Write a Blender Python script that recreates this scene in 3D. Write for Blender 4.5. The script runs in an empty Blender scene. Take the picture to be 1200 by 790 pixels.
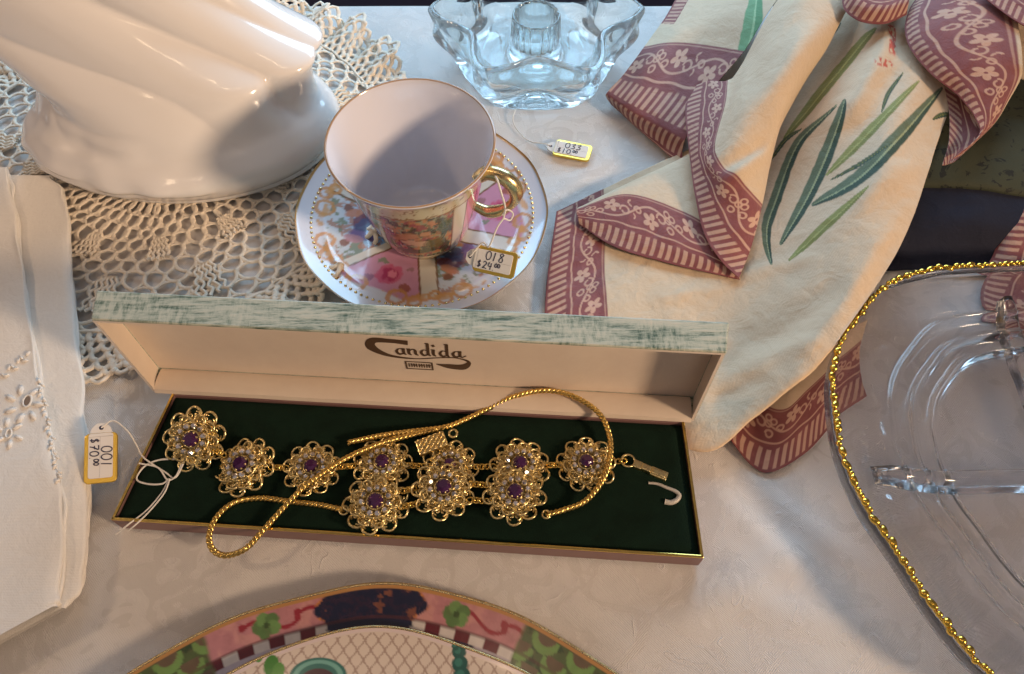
import bpy, bmesh, math, random
import numpy as np
from mathutils import Vector, Matrix, Euler
rng = np.random.RandomState(7); random.seed(7)
PI = math.pi; CM = 0.01
sc = bpy.context.scene
COL = sc.collection

# ------------------------------------------------------------------ camera
F_PX = 880.0; TH = math.radians(58.0); CAM_H = 30.0      # pixels at 1200 wide, tilt, height in cm
cam_d = bpy.data.cameras.new('camera'); cam = bpy.data.objects.new('camera', cam_d); COL.objects.link(cam)
cam_d.sensor_fit = 'HORIZONTAL'; cam_d.sensor_width = 36.0; cam_d.lens = 36.0*F_PX/1200.0
cam_d.clip_start = 0.01; cam_d.clip_end = 20.0
cam.location = (0, 0, CAM_H*CM); cam.rotation_euler = (PI/2-TH, 0, 0)
sc.camera = cam
# ------------------------------------------------------------------ world, lamps, exposure
w = bpy.data.worlds.new('World'); sc.world = w; w.use_nodes = True
bg = w.node_tree.nodes['Background']; bg.inputs[1].default_value = 0.30
_tc = w.node_tree.nodes.new('ShaderNodeTexCoord'); _nz = w.node_tree.nodes.new('ShaderNodeTexNoise'); _nz.inputs['Scale'].default_value = 3.2; _nz.inputs['Detail'].default_value = 3
_rp = w.node_tree.nodes.new('ShaderNodeValToRGB')          # random dark and bright patches added for varied reflections, standing in for the room
for _e, (_p, _q) in zip([_rp.color_ramp.elements[0], _rp.color_ramp.elements[1], _rp.color_ramp.elements.new(0.5)], ((0.36, (0.06, 0.05, 0.06, 1)), (0.66, (1.7, 1.35, 1.15, 1)), (0.50, (0.62, 0.50, 0.48, 1)))): _e.position = _p; _e.color = _q
w.node_tree.links.new(_tc.outputs['Generated'], _nz.inputs['Vector']); w.node_tree.links.new(_nz.outputs['Fac'], _rp.inputs['Fac']); w.node_tree.links.new(_rp.outputs['Color'], bg.inputs[0])
sc.view_settings.view_transform = 'Standard'; sc.view_settings.look = 'None'
sc.view_settings.exposure = 0.15; sc.view_settings.gamma = 1.0; sc.view_settings.use_curve_mapping = False
def lamp(name, kind, loc, target, power, colr, size=0.1, size_y=None, spread=None):
    d = bpy.data.lights.new(name, kind); d.energy = power; d.color = colr
    if kind == 'AREA':
        d.shape = 'RECTANGLE' if size_y else 'DISK'; d.size = size*CM
        if size_y: d.size_y = size_y*CM
        if spread: d.spread = math.radians(spread)
    else: d.shadow_soft_size = size*CM
    o = bpy.data.objects.new(name, d); COL.objects.link(o)
    o.location = Vector(loc)*CM
    o.rotation_euler = (Vector(target)-Vector(loc)).to_track_quat('-Z', 'Y').to_euler()
    return o
lamp('warm_room_lamp', 'AREA', (101, -42, 58), (-12, 31, 3), 1.02, (1.0, 0.71, 0.47), 19, None, 48)
lamp('window_light', 'AREA', (5, 84, 36), (0, 42, 0), 6.2, (0.44, 0.73, 1.0), 80, 34)
lamp('warm_side_lamp', 'AREA', (-78, 22, 78), (-10, 18, 0), 1.3, (1.0, 0.68, 0.42), 7)
for i, (x, y, z) in enumerate([(-34, -8, 120), (-20, -22, 126), (4, -14, 132), (-8, 8, 140), (24, -6, 128)]):
    lamp('chandelier_bulb', 'POINT', (x, y, z), (0, 20, 0), 0.55, (1.0, 0.72, 0.47), 4.0)

# ------------------------------------------------------------------ helpers
_c, _s = math.cos(TH), math.sin(TH)
def at(u, v, z=0.0):                       # a point seen in the photograph, at its height above the table (cm)
    x = (u-600)/F_PX; y = (v-395)/F_PX
    d = np.array([x, _c-y*_s, -_s-y*_c]); return np.array([0, 0, CAM_H]) + (CAM_H-z)/-d[2]*d
def proj(P):
    P = np.asarray(P, float); a = P[..., 0]; b = P[..., 1]; e = P[..., 2]-CAM_H
    zc = b*_c-e*_s; yc = -(b*_s+e*_c)
    return 600+F_PX*a/zc, 395+F_PX*yc/zc
def lin(r, g, b):
    q = np.array([r, g, b], float)/255.0
    return np.where(q <= 0.04045, q/12.92, ((q+0.055)/1.055)**2.4)
def smooth(a, b, x):
    t = np.clip((x-a)/(b-a), 0, 1); return t*t*(3-2*t)
_lat = rng.rand(256, 256)
def vnoise(x, y):
    x = np.asarray(x, float); y = np.asarray(y, float)
    xi = np.floor(x).astype(int); yi = np.floor(y).astype(int); fx = x-xi; fy = y-yi
    fx = fx*fx*(3-2*fx); fy = fy*fy*(3-2*fy)
    g = lambda i, j: _lat[i % 256, j % 256]
    return (g(xi, yi)*(1-fx)+g(xi+1, yi)*fx)*(1-fy)+(g(xi, yi+1)*(1-fx)+g(xi+1, yi+1)*fx)*fy
def fbm(x, y, o=4):
    r = 0; a = 0.5
    for k in range(o): r = r+a*vnoise(x*2**k+13.1*k, y*2**k+7.7*k); a *= 0.5
    return r
WL = {}
def data(name, V, Fc, mat, col=None, sm=True):
    me = bpy.data.meshes.new(name); V = np.asarray(V, float)*CM
    if isinstance(Fc, np.ndarray):
        nf, k = Fc.shape
        me.vertices.add(len(V)); me.vertices.foreach_set('co', V.ravel().astype(np.float32))
        me.loops.add(nf*k); me.loops.foreach_set('vertex_index', Fc.ravel().astype(np.int32))
        me.polygons.add(nf); me.polygons.foreach_set('loop_start', np.arange(0, nf*k, k, dtype=np.int32))
        me.update(calc_edges=True); me.validate()
    else: me.from_pydata(V.tolist(), [], [list(map(int, f)) for f in Fc]); me.update()
    me.polygons.foreach_set('use_smooth', [bool(sm)]*len(me.polygons))
    me.materials.append(mat)
    if col is not None:
        a = me.color_attributes.new('Col', 'FLOAT_COLOR', 'POINT')
        a.data.foreach_set('color', np.c_[col, np.ones(len(col))].astype(np.float32).ravel())
    return me
def mk(name, V, Fc, mat, parent=None, org=None, col=None, sm=True):
    """one mesh object; V in world cm (org = its origin) or relative to the parent's place"""
    V = np.asarray(V, float)
    p0 = WL.get(parent.name, np.zeros(3)) if parent else np.zeros(3)
    o0 = p0 if org is None else np.asarray(org, float)
    o = bpy.data.objects.new(name, data(name, V-o0, Fc, mat, col, sm)); COL.objects.link(o)
    o.location = (o0-p0)*CM
    if parent: o.parent = parent
    WL[o.name] = o0
    return o
def fixn(o):
    b = bmesh.new(); b.from_mesh(o.data); bmesh.ops.remove_doubles(b, verts=b.verts, dist=1e-6); bmesh.ops.recalc_face_normals(b, faces=b.faces); b.to_mesh(o.data); b.free()
    o.data.polygons.foreach_set('use_smooth', [True]*len(o.data.polygons)); return o
def tag(o, label, cat, group=None):
    o['label'] = label; o['category'] = cat
    if group: o['group'] = group
    return o
def thing(name, loc, label, cat, group=None):
    o = bpy.data.objects.new(name, None); COL.objects.link(o); o.location = Vector(loc)*CM; o.empty_display_size = 0.01
    WL[o.name] = np.asarray(loc, float); return tag(o, label, cat, group)
def gridf(nu, nv, cu=False, cv=False, off=0):
    i = np.arange(nu if cu else nu-1)[:, None]; j = np.arange(nv if cv else nv-1)[None, :]
    i2 = (i+1) % nu; j2 = (j+1) % nv
    return (np.stack([i*nv+j, i2*nv+j, i2*nv+j2, i*nv+j2], -1).reshape(-1, 4)+off).astype(int)
class MB:
    def __init__(s): s.V = []; s.F = []; s.n = 0
    def add(s, V, Fc):
        V = np.asarray(V, float).reshape(-1, 3); s.V.append(V)
        s.F += [[int(i)+s.n for i in f] for f in Fc]; s.n += len(V); return s
    def get(s): return np.concatenate(s.V), s.F
    def build(s, name, mat, parent=None, org=None, sm=True):
        V, Fc = s.get(); return mk(name, V, Fc, mat, parent, org, None, sm)
def frames(P, closed=False, up=(0, 0, 1)):
    P = np.asarray(P, float)
    T = (np.roll(P, -1, 0)-np.roll(P, 1, 0)) if closed else np.gradient(P, axis=0)
    T /= np.linalg.norm(T, axis=1)[:, None]+1e-12
    B = np.cross(T, np.asarray(up, float)); l = np.linalg.norm(B, axis=1)[:, None]
    B = np.where(l < 1e-3, np.cross(T, [1, 0.2, 0.1]), B); B /= np.linalg.norm(B, axis=1)[:, None]
    return T, B, np.cross(B, T)
def tube(P, r, n=6, closed=False, flat=1.0, up=(0, 0, 1)):
    P = np.asarray(P, float); T, B, N = frames(P, closed, up); r = np.broadcast_to(r, len(P))[:, None, None]
    a = np.arange(n)*2*PI/n
    V = P[:, None]+r*(np.cos(a)[None, :, None]*B[:, None]+flat*np.sin(a)[None, :, None]*N[:, None])
    Fc = gridf(len(P), n, closed, True).tolist()
    if not closed: Fc += [list(range(n))[::-1], [(len(P)-1)*n+k for k in range(n)]]
    return V.reshape(-1, 3), Fc
def crom(P, m, closed=False):
    """Catmull-Rom through control points along axis 0, m samples"""
    P = np.asarray(P, float); n = len(P)
    if closed:
        Q = np.concatenate([P[-1:], P, P[:2]]); t = np.arange(m)*n/m
    else:
        Q = np.concatenate([2*P[:1]-P[1:2], P, 2*P[-1:]-P[-2:-1]]); t = np.linspace(0, n-1, m)
    i = np.minimum(t.astype(int), (n if closed else n-1)-1); f = (t-i).reshape((-1,)+(1,)*(P.ndim-1))
    a, b, c, d = Q[i], Q[i+1], Q[i+2], Q[i+3]
    return 0.5*(2*b+(c-a)*f+(2*a-5*b+4*c-d)*f*f+(3*b-a-3*c+d)*f**3)
def lathe(prof, n=96):
    prof = np.asarray(prof, float); a = np.arange(n)*2*PI/n
    V = np.stack([prof[:, 0][:, None]*np.cos(a), prof[:, 0][:, None]*np.sin(a), np.repeat(prof[:, 1][:, None], n, 1)], -1)
    return V.reshape(-1, 3), gridf(len(prof), n, False, True)
def boxmesh(c, X, Y, Z):
    """box: centre, three half-axis vectors"""
    c, X, Y, Z = map(np.asarray, (c, X, Y, Z))
    V = [c+a*X+b*Y+d*Z for a in (-1, 1) for b in (-1, 1) for d in (-1, 1)]
    return np.array(V), [[0, 1, 3, 2], [4, 6, 7, 5], [0, 4, 5, 1], [2, 3, 7, 6], [0, 2, 6, 4], [1, 5, 7, 3]]
def bevel(o, wd, seg=2):
    m = o.modifiers.new('bevel', 'BEVEL'); m.width = wd*CM; m.segments = seg; m.limit_method = 'ANGLE'; return o
def cube_hex(name, C8, mat, parent):
    """hexahedron from 8 corners: bottom 4 then top 4, both counter-clockwise"""
    return mk(name, C8, [[3, 2, 1, 0], [4, 5, 6, 7], [0, 1, 5, 4], [1, 2, 6, 5], [2, 3, 7, 6], [3, 0, 4, 7]], mat, parent, sm=False)

ico = bmesh.new(); bmesh.ops.create_icosphere(ico, subdivisions=1, radius=1.0); iv = np.array([q.co[:] for q in ico.verts]); ifc = [[q.index for q in f.verts] for f in ico.faces]; ico.free()
# ------------------------------------------------------------------ materials
def mat(name, base=(0.8, 0.8, 0.8), rough=0.5, metal=0.0, **kw):
    m = bpy.data.materials.new(name); m.use_nodes = True; b = m.node_tree.nodes['Principled BSDF']
    b.inputs['Base Color'].default_value = (*base, 1); b.inputs['Roughness'].default_value = rough; b.inputs['Metallic'].default_value = metal
    for k, v in kw.items():
        b.inputs[k.replace('_', ' ')].default_value = v
    return m
def N(m, t, **kw):
    n = m.node_tree.nodes.new(t)
    for k, v in kw.items(): setattr(n, k, v)
    return n
def L(m, a, b): m.node_tree.links.new(a, b)
def P_(m): return m.node_tree.nodes['Principled BSDF']
def coords(m, scale=100.0, sx=1, sy=1, sz=1):           # object coordinates in cm
    tc = N(m, 'ShaderNodeTexCoord'); mp = N(m, 'ShaderNodeMapping'); mp.inputs['Scale'].default_value = (scale*sx, scale*sy, scale*sz)
    L(m, tc.outputs['Object'], mp.inputs['Vector']); return mp.outputs['Vector']
def noise(m, vec, scale, detail=4, rough=0.55, dist=0.0):
    n = N(m, 'ShaderNodeTexNoise'); n.inputs['Scale'].default_value = scale; n.inputs['Detail'].default_value = detail
    n.inputs['Roughness'].default_value = rough; n.inputs['Distortion'].default_value = dist; L(m, vec, n.inputs['Vector']); return n.outputs['Fac']
def ramp(m, fac, stops):
    r = N(m, 'ShaderNodeValToRGB'); e = r.color_ramp.elements
    while len(e) < len(stops): e.new(0.5)
    for q, (p, c) in zip(e, stops): q.position = p; q.color = (*c, 1)
    L(m, fac, r.inputs['Fac']); return r.outputs['Color']
def math_(m, op, a, b=None):
    n = N(m, 'ShaderNodeMath', operation=op)
    for k, x in enumerate((a, b)):
        if x is None: continue
        if isinstance(x, (int, float)): n.inputs[k].default_value = x
        else: L(m, x, n.inputs[k])
    return n.outputs[0]
def mixc(m, fac, a, b, blend='MIX'):
    n = N(m, 'ShaderNodeMix', data_type='RGBA', blend_type=blend)
    for k, x in ((0, fac), (6, a), (7, b)):
        if isinstance(x, (int, float)): n.inputs[k].default_value = x
        elif isinstance(x, tuple): n.inputs[k].default_value = (*x, 1)
        else: L(m, x, n.inputs[k])
    return n.outputs[2]
def bump(m, h, strength=0.3, dist=0.02):
    b = N(m, 'ShaderNodeBump'); b.inputs['Strength'].default_value = strength; b.inputs['Distance'].default_value = dist*CM
    L(m, h, b.inputs['Height']); L(m, b.outputs['Normal'], P_(m).inputs['Normal'])
def attr(m):
    a = N(m, 'ShaderNodeAttribute', attribute_name='Col'); return a.outputs['Color']
def wave(m, vec, scale, direction='X', dist=0.0):
    n = N(m, 'ShaderNodeTexWave', wave_type='BANDS', bands_direction=direction); n.inputs['Scale'].default_value = scale
    n.inputs['Distortion'].default_value = dist; n.inputs['Detail'].default_value = 1; L(m, vec, n.inputs['Vector']); return n.outputs['Fac']

M = {}
# damask tablecloth: twill ground with satin-woven motifs of a different sheen
m = M['damask'] = mat('damask', (0.72, 0.68, 0.60), 0.5)
v = coords(m)
vo = N(m, 'ShaderNodeTexVoronoi', feature='SMOOTH_F1'); vo.inputs['Scale'].default_value = 0.16; vo.inputs['Smoothness'].default_value = 0.35
dn = N(m, 'ShaderNodeTexNoise'); dn.inputs['Scale'].default_value = 0.28; dn.inputs['Detail'].default_value = 2; L(m, v, dn.inputs['Vector'])
mx = N(m, 'ShaderNodeMix', data_type='RGBA', blend_type='LINEAR_LIGHT'); mx.inputs[0].default_value = 0.9
L(m, v, mx.inputs[6]); L(m, dn.outputs['Color'], mx.inputs[7]); L(m, mx.outputs[2], vo.inputs['Vector'])
rings = math_(m, 'SINE', math_(m, 'ADD', math_(m, 'MULTIPLY', vo.outputs['Distance'], 9.0), math_(m, 'MULTIPLY', noise(m, v, 0.5, 2, 0.5, 1.2), 16.0)))
mask = ramp(m, rings, [(0.46, (0, 0, 0)), (0.54, (1, 1, 1))])
tw = wave(m, v, 6.5, 'DIAGONAL', 1.2); tw2 = wave(m, coords(m, 100, -1, 1, 1), 6.5, 'DIAGONAL', 0.6)
fine = noise(m, v, 14, 3); big = noise(m, v, 0.35, 4)
weave = N(m, 'ShaderNodeMix'); L(m, mask, weave.inputs[0]); L(m, tw, weave.inputs[2]); L(m, tw2, weave.inputs[3])
c0 = mixc(m, big, (0.63, 0.60, 0.58), (0.73, 0.70, 0.675)); c1 = mixc(m, mask, c0, mixc(m, 1.0, c0, (0.905, 0.90, 0.895), 'MULTIPLY'))
L(m, c1, P_(m).inputs['Base Color'])
L(m, math_(m, 'ADD', 0.29, math_(m, 'MULTIPLY', mask, 0.2)), P_(m).inputs['Roughness'])
P_(m).inputs['Sheen Weight'].default_value = 0.25
edge = math_(m, 'ABSOLUTE', math_(m, 'SUBTRACT', rings, 0.0)); line = ramp(m, edge, [(0.0, (1, 1, 1)), (0.09, (0, 0, 0))])
h = math_(m, 'ADD', math_(m, 'MULTIPLY', weave.outputs[0], 0.5), math_(m, 'ADD', math_(m, 'MULTIPLY', fine, 0.8), math_(m, 'MULTIPLY', line, 0.9)))
h = math_(m, 'ADD', h, math_(m, 'MULTIPLY', noise(m, v, 2.2, 5, 0.65), 1.1))
bump(m, h, 0.55, 0.05)
# linens
def linen(name, col=None, base=(0.8, 0.78, 0.72), var=0.12, rough=0.75, bs=0.35):
    m = mat(name, base, rough); v = coords(m)
    a = wave(m, v, 5.5, 'X', 1.5); b = wave(m, v, 5.5, 'Y', 1.5); f = noise(m, v, 7, 4); bg_ = noise(m, v, 0.5, 3); cr = noise(m, v, 0.9, 5, 0.6, 0.8)
    src = attr(m) if col else base
    k = math_(m, 'ADD', 1.0-var, math_(m, 'MULTIPLY', math_(m, 'ADD', f, bg_), var))
    cb = N(m, 'ShaderNodeCombineColor'); [L(m, k, cb.inputs[i]) for i in range(3)]
    L(m, mixc(m, 1.0, src, cb.outputs[0], 'MULTIPLY'), P_(m).inputs['Base Color'])
    bump(m, math_(m, 'ADD', math_(m, 'MULTIPLY', math_(m, 'ADD', a, b), 0.3), math_(m, 'ADD', f, math_(m, 'MULTIPLY', cr, 7.0))), bs, 0.03)
    P_(m).inputs['Sheen Weight'].default_value = 0.15 if base[0] > .1 else 0.0
    return m
M['linen'] = linen('white_linen', base=(0.80, 0.76, 0.70), var=0.08)
M['towel'] = linen('printed_linen', col=True, var=0.12, bs=0.5)
M['navy'] = linen('navy_cloth', base=(0.006, 0.008, 0.024), var=0.2, rough=0.9)
m = M['olive'] = mat('olive_brocade', (0.05, 0.055, 0.03), 0.8); v = coords(m)
nz = noise(m, v, 0.9, 6, 0.6, 2.5); fb = noise(m, v, 9, 2)
L(m, mixc(m, ramp(m, nz, [(0.57, (0, 0, 0)), (0.60, (1, 1, 1))]), (0.042, 0.048, 0.026), (0.012, 0.014, 0.010)), P_(m).inputs['Base Color']); bump(m, fb, 0.3, 0.03)
M['crochet'] = linen('crochet_cotton', base=(0.80, 0.70, 0.57), var=0.18, rough=0.85, bs=0.6)
M['thread'] = mat('white_thread', (0.78, 0.75, 0.70), 0.8)
m = M['porcelain'] = mat('white_glaze', (0.82, 0.79, 0.77), 0.15, Coat_Weight=0.5, Coat_Roughness=0.04)
bump(m, noise(m, coords(m), 0.8, 2), 0.08, 0.03)
m = M['painted'] = mat('painted_glaze', (0.8, 0.8, 0.8), 0.16, Coat_Weight=0.7, Coat_Roughness=0.05); L(m, attr(m), P_(m).inputs['Base Color'])
bump(m, noise(m, coords(m), 3, 3), 0.05, 0.02)
def metal(name, base, rough, var=0.25, scale=4.0):
    m = mat(name, base, rough, 1.0); v = coords(m); n = noise(m, v, scale, 4)
    L(m, mixc(m, n, tuple(c*(1-var) for c in base), tuple(min(1, c*(1+var)) for c in base)), P_(m).inputs['Base Color'])
    L(m, math_(m, 'ADD', rough-0.08, math_(m, 'MULTIPLY', noise(m, v, scale*2, 3), 0.18)), P_(m).inputs['Roughness']); return m
M['gold'] = metal('antique_gold', (0.94, 0.69, 0.34), 0.28)
M['gold_bright'] = metal('bright_gold', (0.90, 0.58, 0.16), 0.20)
M['gold_chain'] = metal('chain_gold', (0.80, 0.53, 0.17), 0.26, 0.35, 3.0)
M['bead_gold'] = metal('bead_gold', (0.92, 0.54, 0.09), 0.16, 0.3)
M['gold_gilt'] = metal('gilding', (0.85, 0.60, 0.30), 0.25, 0.35, 2.0)
M['tag_gold'] = mat('tag_gold', (0.80, 0.54, 0.10), 0.28, 0.85)
m = M['paper'] = mat('tag_paper', (0.78, 0.76, 0.74), 0.6); bump(m, noise(m, coords(m), 20, 3), 0.1, 0.01)
M['ink'] = mat('pen_ink', (0.03, 0.03, 0.07), 0.5)
M['hook'] = mat('yellowed_plastic', (0.50, 0.46, 0.40), 0.4)
M['rule'] = mat('printed_rule', (0.45, 0.43, 0.45), 0.6)
m = M['velvet'] = mat('green_velvet', (0.004, 0.014, 0.009), 0.95, Sheen_Weight=0.08, Sheen_Roughness=0.4); v = coords(m)
P_(m).inputs['Sheen Tint'].default_value = (0.3, 0.6, 0.4, 1); P_(m).inputs['Specular IOR Level'].default_value = 0.15
L(m, mixc(m, noise(m, v, 1.2, 5, 0.6), (0.002, 0.007, 0.004), (0.006, 0.022, 0.013)), P_(m).inputs['Base Color']); bump(m, noise(m, v, 22, 2), 0.6, 0.04)
m = M['satin'] = mat('cream_satin', (0.72, 0.57, 0.45), 0.42, Sheen_Weight=0.2); v = coords(m)
L(m, mixc(m, noise(m, v, 0.5, 5, 0.65), (0.62, 0.50, 0.40), (0.75, 0.65, 0.53)), P_(m).inputs['Base Color']); bump(m, noise(m, v, 2.2, 4), 0.25, 0.04)
# lid cover: pale green paper with broken woven streaks
m = M['cover'] = mat('pale_green_cover', (0.5, 0.58, 0.48), 0.5); v = coords(m)
s1 = noise(m, coords(m, 100, 0.35, 3, 3), 1.7, 6, 0.75); s2 = noise(m, coords(m, 100, 3, 0.8, 0.8), 2.0, 6, 0.75); pt = noise(m, v, 0.35, 3)
wv = N(m, 'ShaderNodeMix'); L(m, ramp(m, pt, [(0.42, (0, 0, 0)), (0.58, (1, 1, 1))]), wv.inputs[0]); L(m, s1, wv.inputs[2]); L(m, math_(m, 'MULTIPLY', math_(m, 'ADD', s1, s2), 0.5), wv.inputs[3])
cc = ramp(m, wv.outputs[0], [(0.38, (0.05, 0.10, 0.07)), (0.45, (0.25, 0.30, 0.24)), (0.53, (0.45, 0.475, 0.39)), (0.68, (0.58, 0.54, 0.43))])
L(m, cc, P_(m).inputs['Base Color']); bump(m, wv.outputs[0], 0.5, 0.05)
m = M['tray'] = mat('rose_leatherette', (0.22, 0.12, 0.11), 0.45); bump(m, noise(m, coords(m), 6, 4), 0.2, 0.02)
M['brown_print'] = mat('brown_print', (0.075, 0.040, 0.020), 0.6)
M['amethyst'] = mat('amethyst', (0.07, 0.015, 0.085), 0.03, Transmission_Weight=0.3, IOR=1.6)
M['crystal'] = mat('rhinestone', (0.93, 0.91, 0.89), 0.05, 0.9, Coat_Weight=1.0, Coat_Roughness=0.02)
M['glass_blue'] = mat('pressed_glass', (0.92, 0.985, 0.99), 0.02, Transmission_Weight=1.0, IOR=1.40)
m = M['glass_clear'] = mat('clear_glass', (0.965, 0.95, 0.965), 0.04, Transmission_Weight=1.0, IOR=1.5); bump(m, noise(m, coords(m), 1.6, 3), 0.10, 0.04)
for _m, _f in ((M['glass_clear'], .06), (M['glass_blue'], .10)):       # part of the light passes thin glass unbent
    _o = [n for n in _m.node_tree.nodes if n.type == 'OUTPUT_MATERIAL'][0]; _t = N(_m, 'ShaderNodeBsdfTransparent'); _t.inputs[0].default_value = (.97, .98, .98, 1); _x = N(_m, 'ShaderNodeMixShader'); _x.inputs[0].default_value = _f
    L(_m, P_(_m).outputs[0], _x.inputs[1]); L(_m, _t.outputs[0], _x.inputs[2]); L(_m, _x.outputs[0], _o.inputs['Surface'])
M['carpet'] = linen('dark_carpet', base=(0.03, 0.03, 0.07), var=0.4)

# ------------------------------------------------------------------ floor and tablecloth
YB = 43.95
fl = mk('floor', [(-300, -150, -74), (300, -150, -74), (300, 400, -74), (-300, 400, -74)], [[0, 1, 2, 3]], M['carpet']); fl['kind'] = 'structure'
nx, ny = 420, 230
X = np.linspace(-62, 64, nx); S = np.linspace(-26, YB+40, ny+70)
XX, SS = np.meshgrid(X, S, indexing='ij')
zz = -0.16*fbm(XX*0.16, SS*0.16, 3)-0.10*np.abs(vnoise(XX*0.35+4, SS*0.30)-0.5)
def crease(u0, v0, u1, v1, hgt, wdt):
    a, b = at(u0, v0), at(u1, v1); d = (b-a)[:2]; l = np.hypot(*d); d /= l; n = np.array([-d[1], d[0]])
    t = (XX-a[0])*d[0]+(SS-a[1])*d[1]; q = (XX-a[0])*n[0]+(SS-a[1])*n[1]+0.25*(vnoise(t*0.5+u0, t*0)-0.5)
    return hgt*np.exp(-(q/wdt)**2)*smooth(-2, 2, t)*(1-smooth(l-3, l+3, t))
zz += crease(880, 560, 1010, 660, 0.22, 0.5)+crease(845, 580, 960, 690, 0.16, 0.6)+crease(760, 740, 960, 640, 0.14, 0.8)+crease(850, 700, 1000, 740, 0.15, 0.7)
zz += crease(660, 690, 720, 760, 0.12, 0.6)+crease(300, 660, 180, 770, 0.08, 0.5)+crease(620, 250, 720, 180, 0.12, 0.5)
YY = np.minimum(SS, YB); over = np.maximum(SS-YB, 0)
R0 = 0.8; ang = np.minimum(over/R0, PI/2)
YY = np.where(over > 0, YB+R0*np.sin(ang)+0.5*np.sin(XX*0.35)*smooth(1, 12, over), YY); zz = np.where(over > 0, zz*0.3-R0*(1-np.cos(ang))-np.maximum(over-R0*PI/2, 0), zz)
tc = mk('tablecloth', np.stack([XX, YY, zz-0.02], -1).reshape(-1, 3), gridf(nx, ny+70), M['damask'])
tag(tc, 'ivory damask tablecloth covering the whole table', 'tablecloth')

# ------------------------------------------------------------------ crochet doily
DC = np.array([-19.1, 30.7, 0.0]); DR = 14.0
mb = MB(); NN = 54
def dp(r, a, z=0.12): return np.array([DC[0]+r*math.cos(a), DC[1]+r*math.sin(a), z])
def jit(k): return (rng.rand(3)-0.5)*np.array([k, k, 0.02])
rads = [3.0, 3.8, 4.6, 5.4, 6.2, 7.0, 7.75, 8.5, 9.2, 9.9, 10.55, 11.2, 11.8]
node = {}
for k, r in enumerate(rads):
    for i in range(NN): node[k, i] = dp(r+0.16*math.sin(i*0.9+k), (i+0.5*(k % 2))*2*PI/NN)+jit(0.16)
def strand(a, b, bow, rr=0.085, z=0.03):
    d = b-a; nrm = np.array([-d[1], d[0], 0]); t = np.linspace(0, 1, 5)[:, None]
    P = a+d*t+nrm*bow*np.sin(PI*t)+np.array([0, 0, 1])*z*np.sin(PI*t)
    mb.add(*tube(P, rr*1.3*(0.85+0.3*rng.rand()), 6, False, .55))
for k in range(len(rads)-1):
    for i in range(NN):
        j1 = i if k % 2 else (i-1) % NN; j2 = (i+1) % NN if k % 2 else i
        strand(node[k, i], node[k+1, j1], 0.22); strand(node[k, i], node[k+1, j2], -0.22)
        if rng.rand() < 0.8: strand(node[k+1, j1], node[k+1, j2], 0.12, 0.06)
for s in range(12):                                        # solid clusters of treble columns
    a0 = (s+0.35)*2*PI/12
    for lay, (ra, rb) in enumerate(((6.2, 7.6), (8.6, 10.7))):
        for q in range(5):
            t = np.linspace(0, 1, 12); aa = a0+lay*0.26+(q-2)*0.036*(0.6+0.4*t)
            P = np.array([dp(ra+(rb-ra)*tt, a_+0.012*math.sin(tt*22+q), 0.2) for tt, a_ in zip(t, aa)])
            mb.add(*tube(P, 0.095, 5))
NR = 150                                                   # gathered ruffle round the edge
def ruf(r, a):
    f = (r-11.8)/2.4; hgt = 0.15+1.15*f*(0.5+0.5*math.sin(a*26+1.3*math.sin(a*7)))+0.25*f*math.sin(a*61)
    q = dp(r-0.35*f*math.sin(a*26+1.9), a+0.02*f*math.sin(a*52), 0.12); damp = float(smooth(-18.0, -15.5, q[0]) if q[1] < 30 else 1.0)
    q[2] = max(0.12, hgt*damp); return q
rr_ = [11.8, 12.25, 12.7, 13.15, 13.6, 14.0]
for k in range(len(rr_)-1):
    for i in range(NR):
        a = (i+0.5*(k % 2))*2*PI/NR; s_ = PI/NR
        p = ruf(rr_[k], a); p1 = ruf(rr_[k+1], a-s_); p2 = ruf(rr_[k+1], a+s_)
        strand(p, p1, 0.25, 0.115); strand(p, p2, -0.25, 0.115)
        if k == len(rr_)-2:
            strand(p1, p2, -0.5, 0.10, 0.18)
for r in (3.0, 11.8): mb.add(*tube([dp(r+0.05*math.sin(a*40), a, 0.15) for a in np.linspace(0, 2*PI, 200)[:-1]], 0.10, 5, True))
do = mb.build('crochet_doily', M['crochet'], org=DC)
tag(do, 'ecru crocheted lace doily with ruffled edge under the white ceramic figurine', 'doily')

# ------------------------------------------------------------------ white ceramic figurine
FC = np.array([-17.6, 31.6, 0.2])
RG = np.array([(0, -17.6, 31.6, .05, .05), (.0, -17.6, 31.6, 6.9, 4.3), (.5, -17.6, 31.6, 7.6, 5.0), (1.3, -17.6, 31.6, 8.2, 5.5), (2.0, -17.6, 31.6, 8.15, 5.45), (2.6, -17.6, 31.7, 7.75, 5.05), (3.1, -17.6, 31.9, 7.25, 4.6), (3.8, -17.6, 32.3, 7.0, 4.3), (4.5, -17.7, 32.7, 7.2, 4.15),
               (5.1, -17.9, 33.0, 7.6, 4.05), (5.6, -18.4, 33.3, 7.4, 3.95), (6.4, -19.4, 33.7, 7.2, 3.8), (7.6, -20.6, 34.1, 7.0, 3.6), (9.5, -21.4, 34.5, 6.2, 3.4), (12, -21.3, 34.8, 4.8, 3.0), (15, -20.8, 35, 3.2, 2.4), (17, -20.5, 35, 1.6, 1.4), (17.6, -20.5, 35, .05, .05)], float)
nz_, na = 260, 360; RG = crom(RG, nz_); RG[:, 3:] = np.maximum(RG[:, 3:], .05); a = np.arange(na)*2*PI/na; A_, Z_ = np.meshgrid(a, RG[:, 0], indexing='xy')
def fold(x): return 1-np.abs(np.sin(x))**.75                    # rounded swell with a creased valley
drape = smooth(2.5, 4.2, Z_)*(1-smooth(12, 16, Z_))
sw = A_+.20*(Z_-3)+.25*np.sin(A_*2+1)
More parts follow.
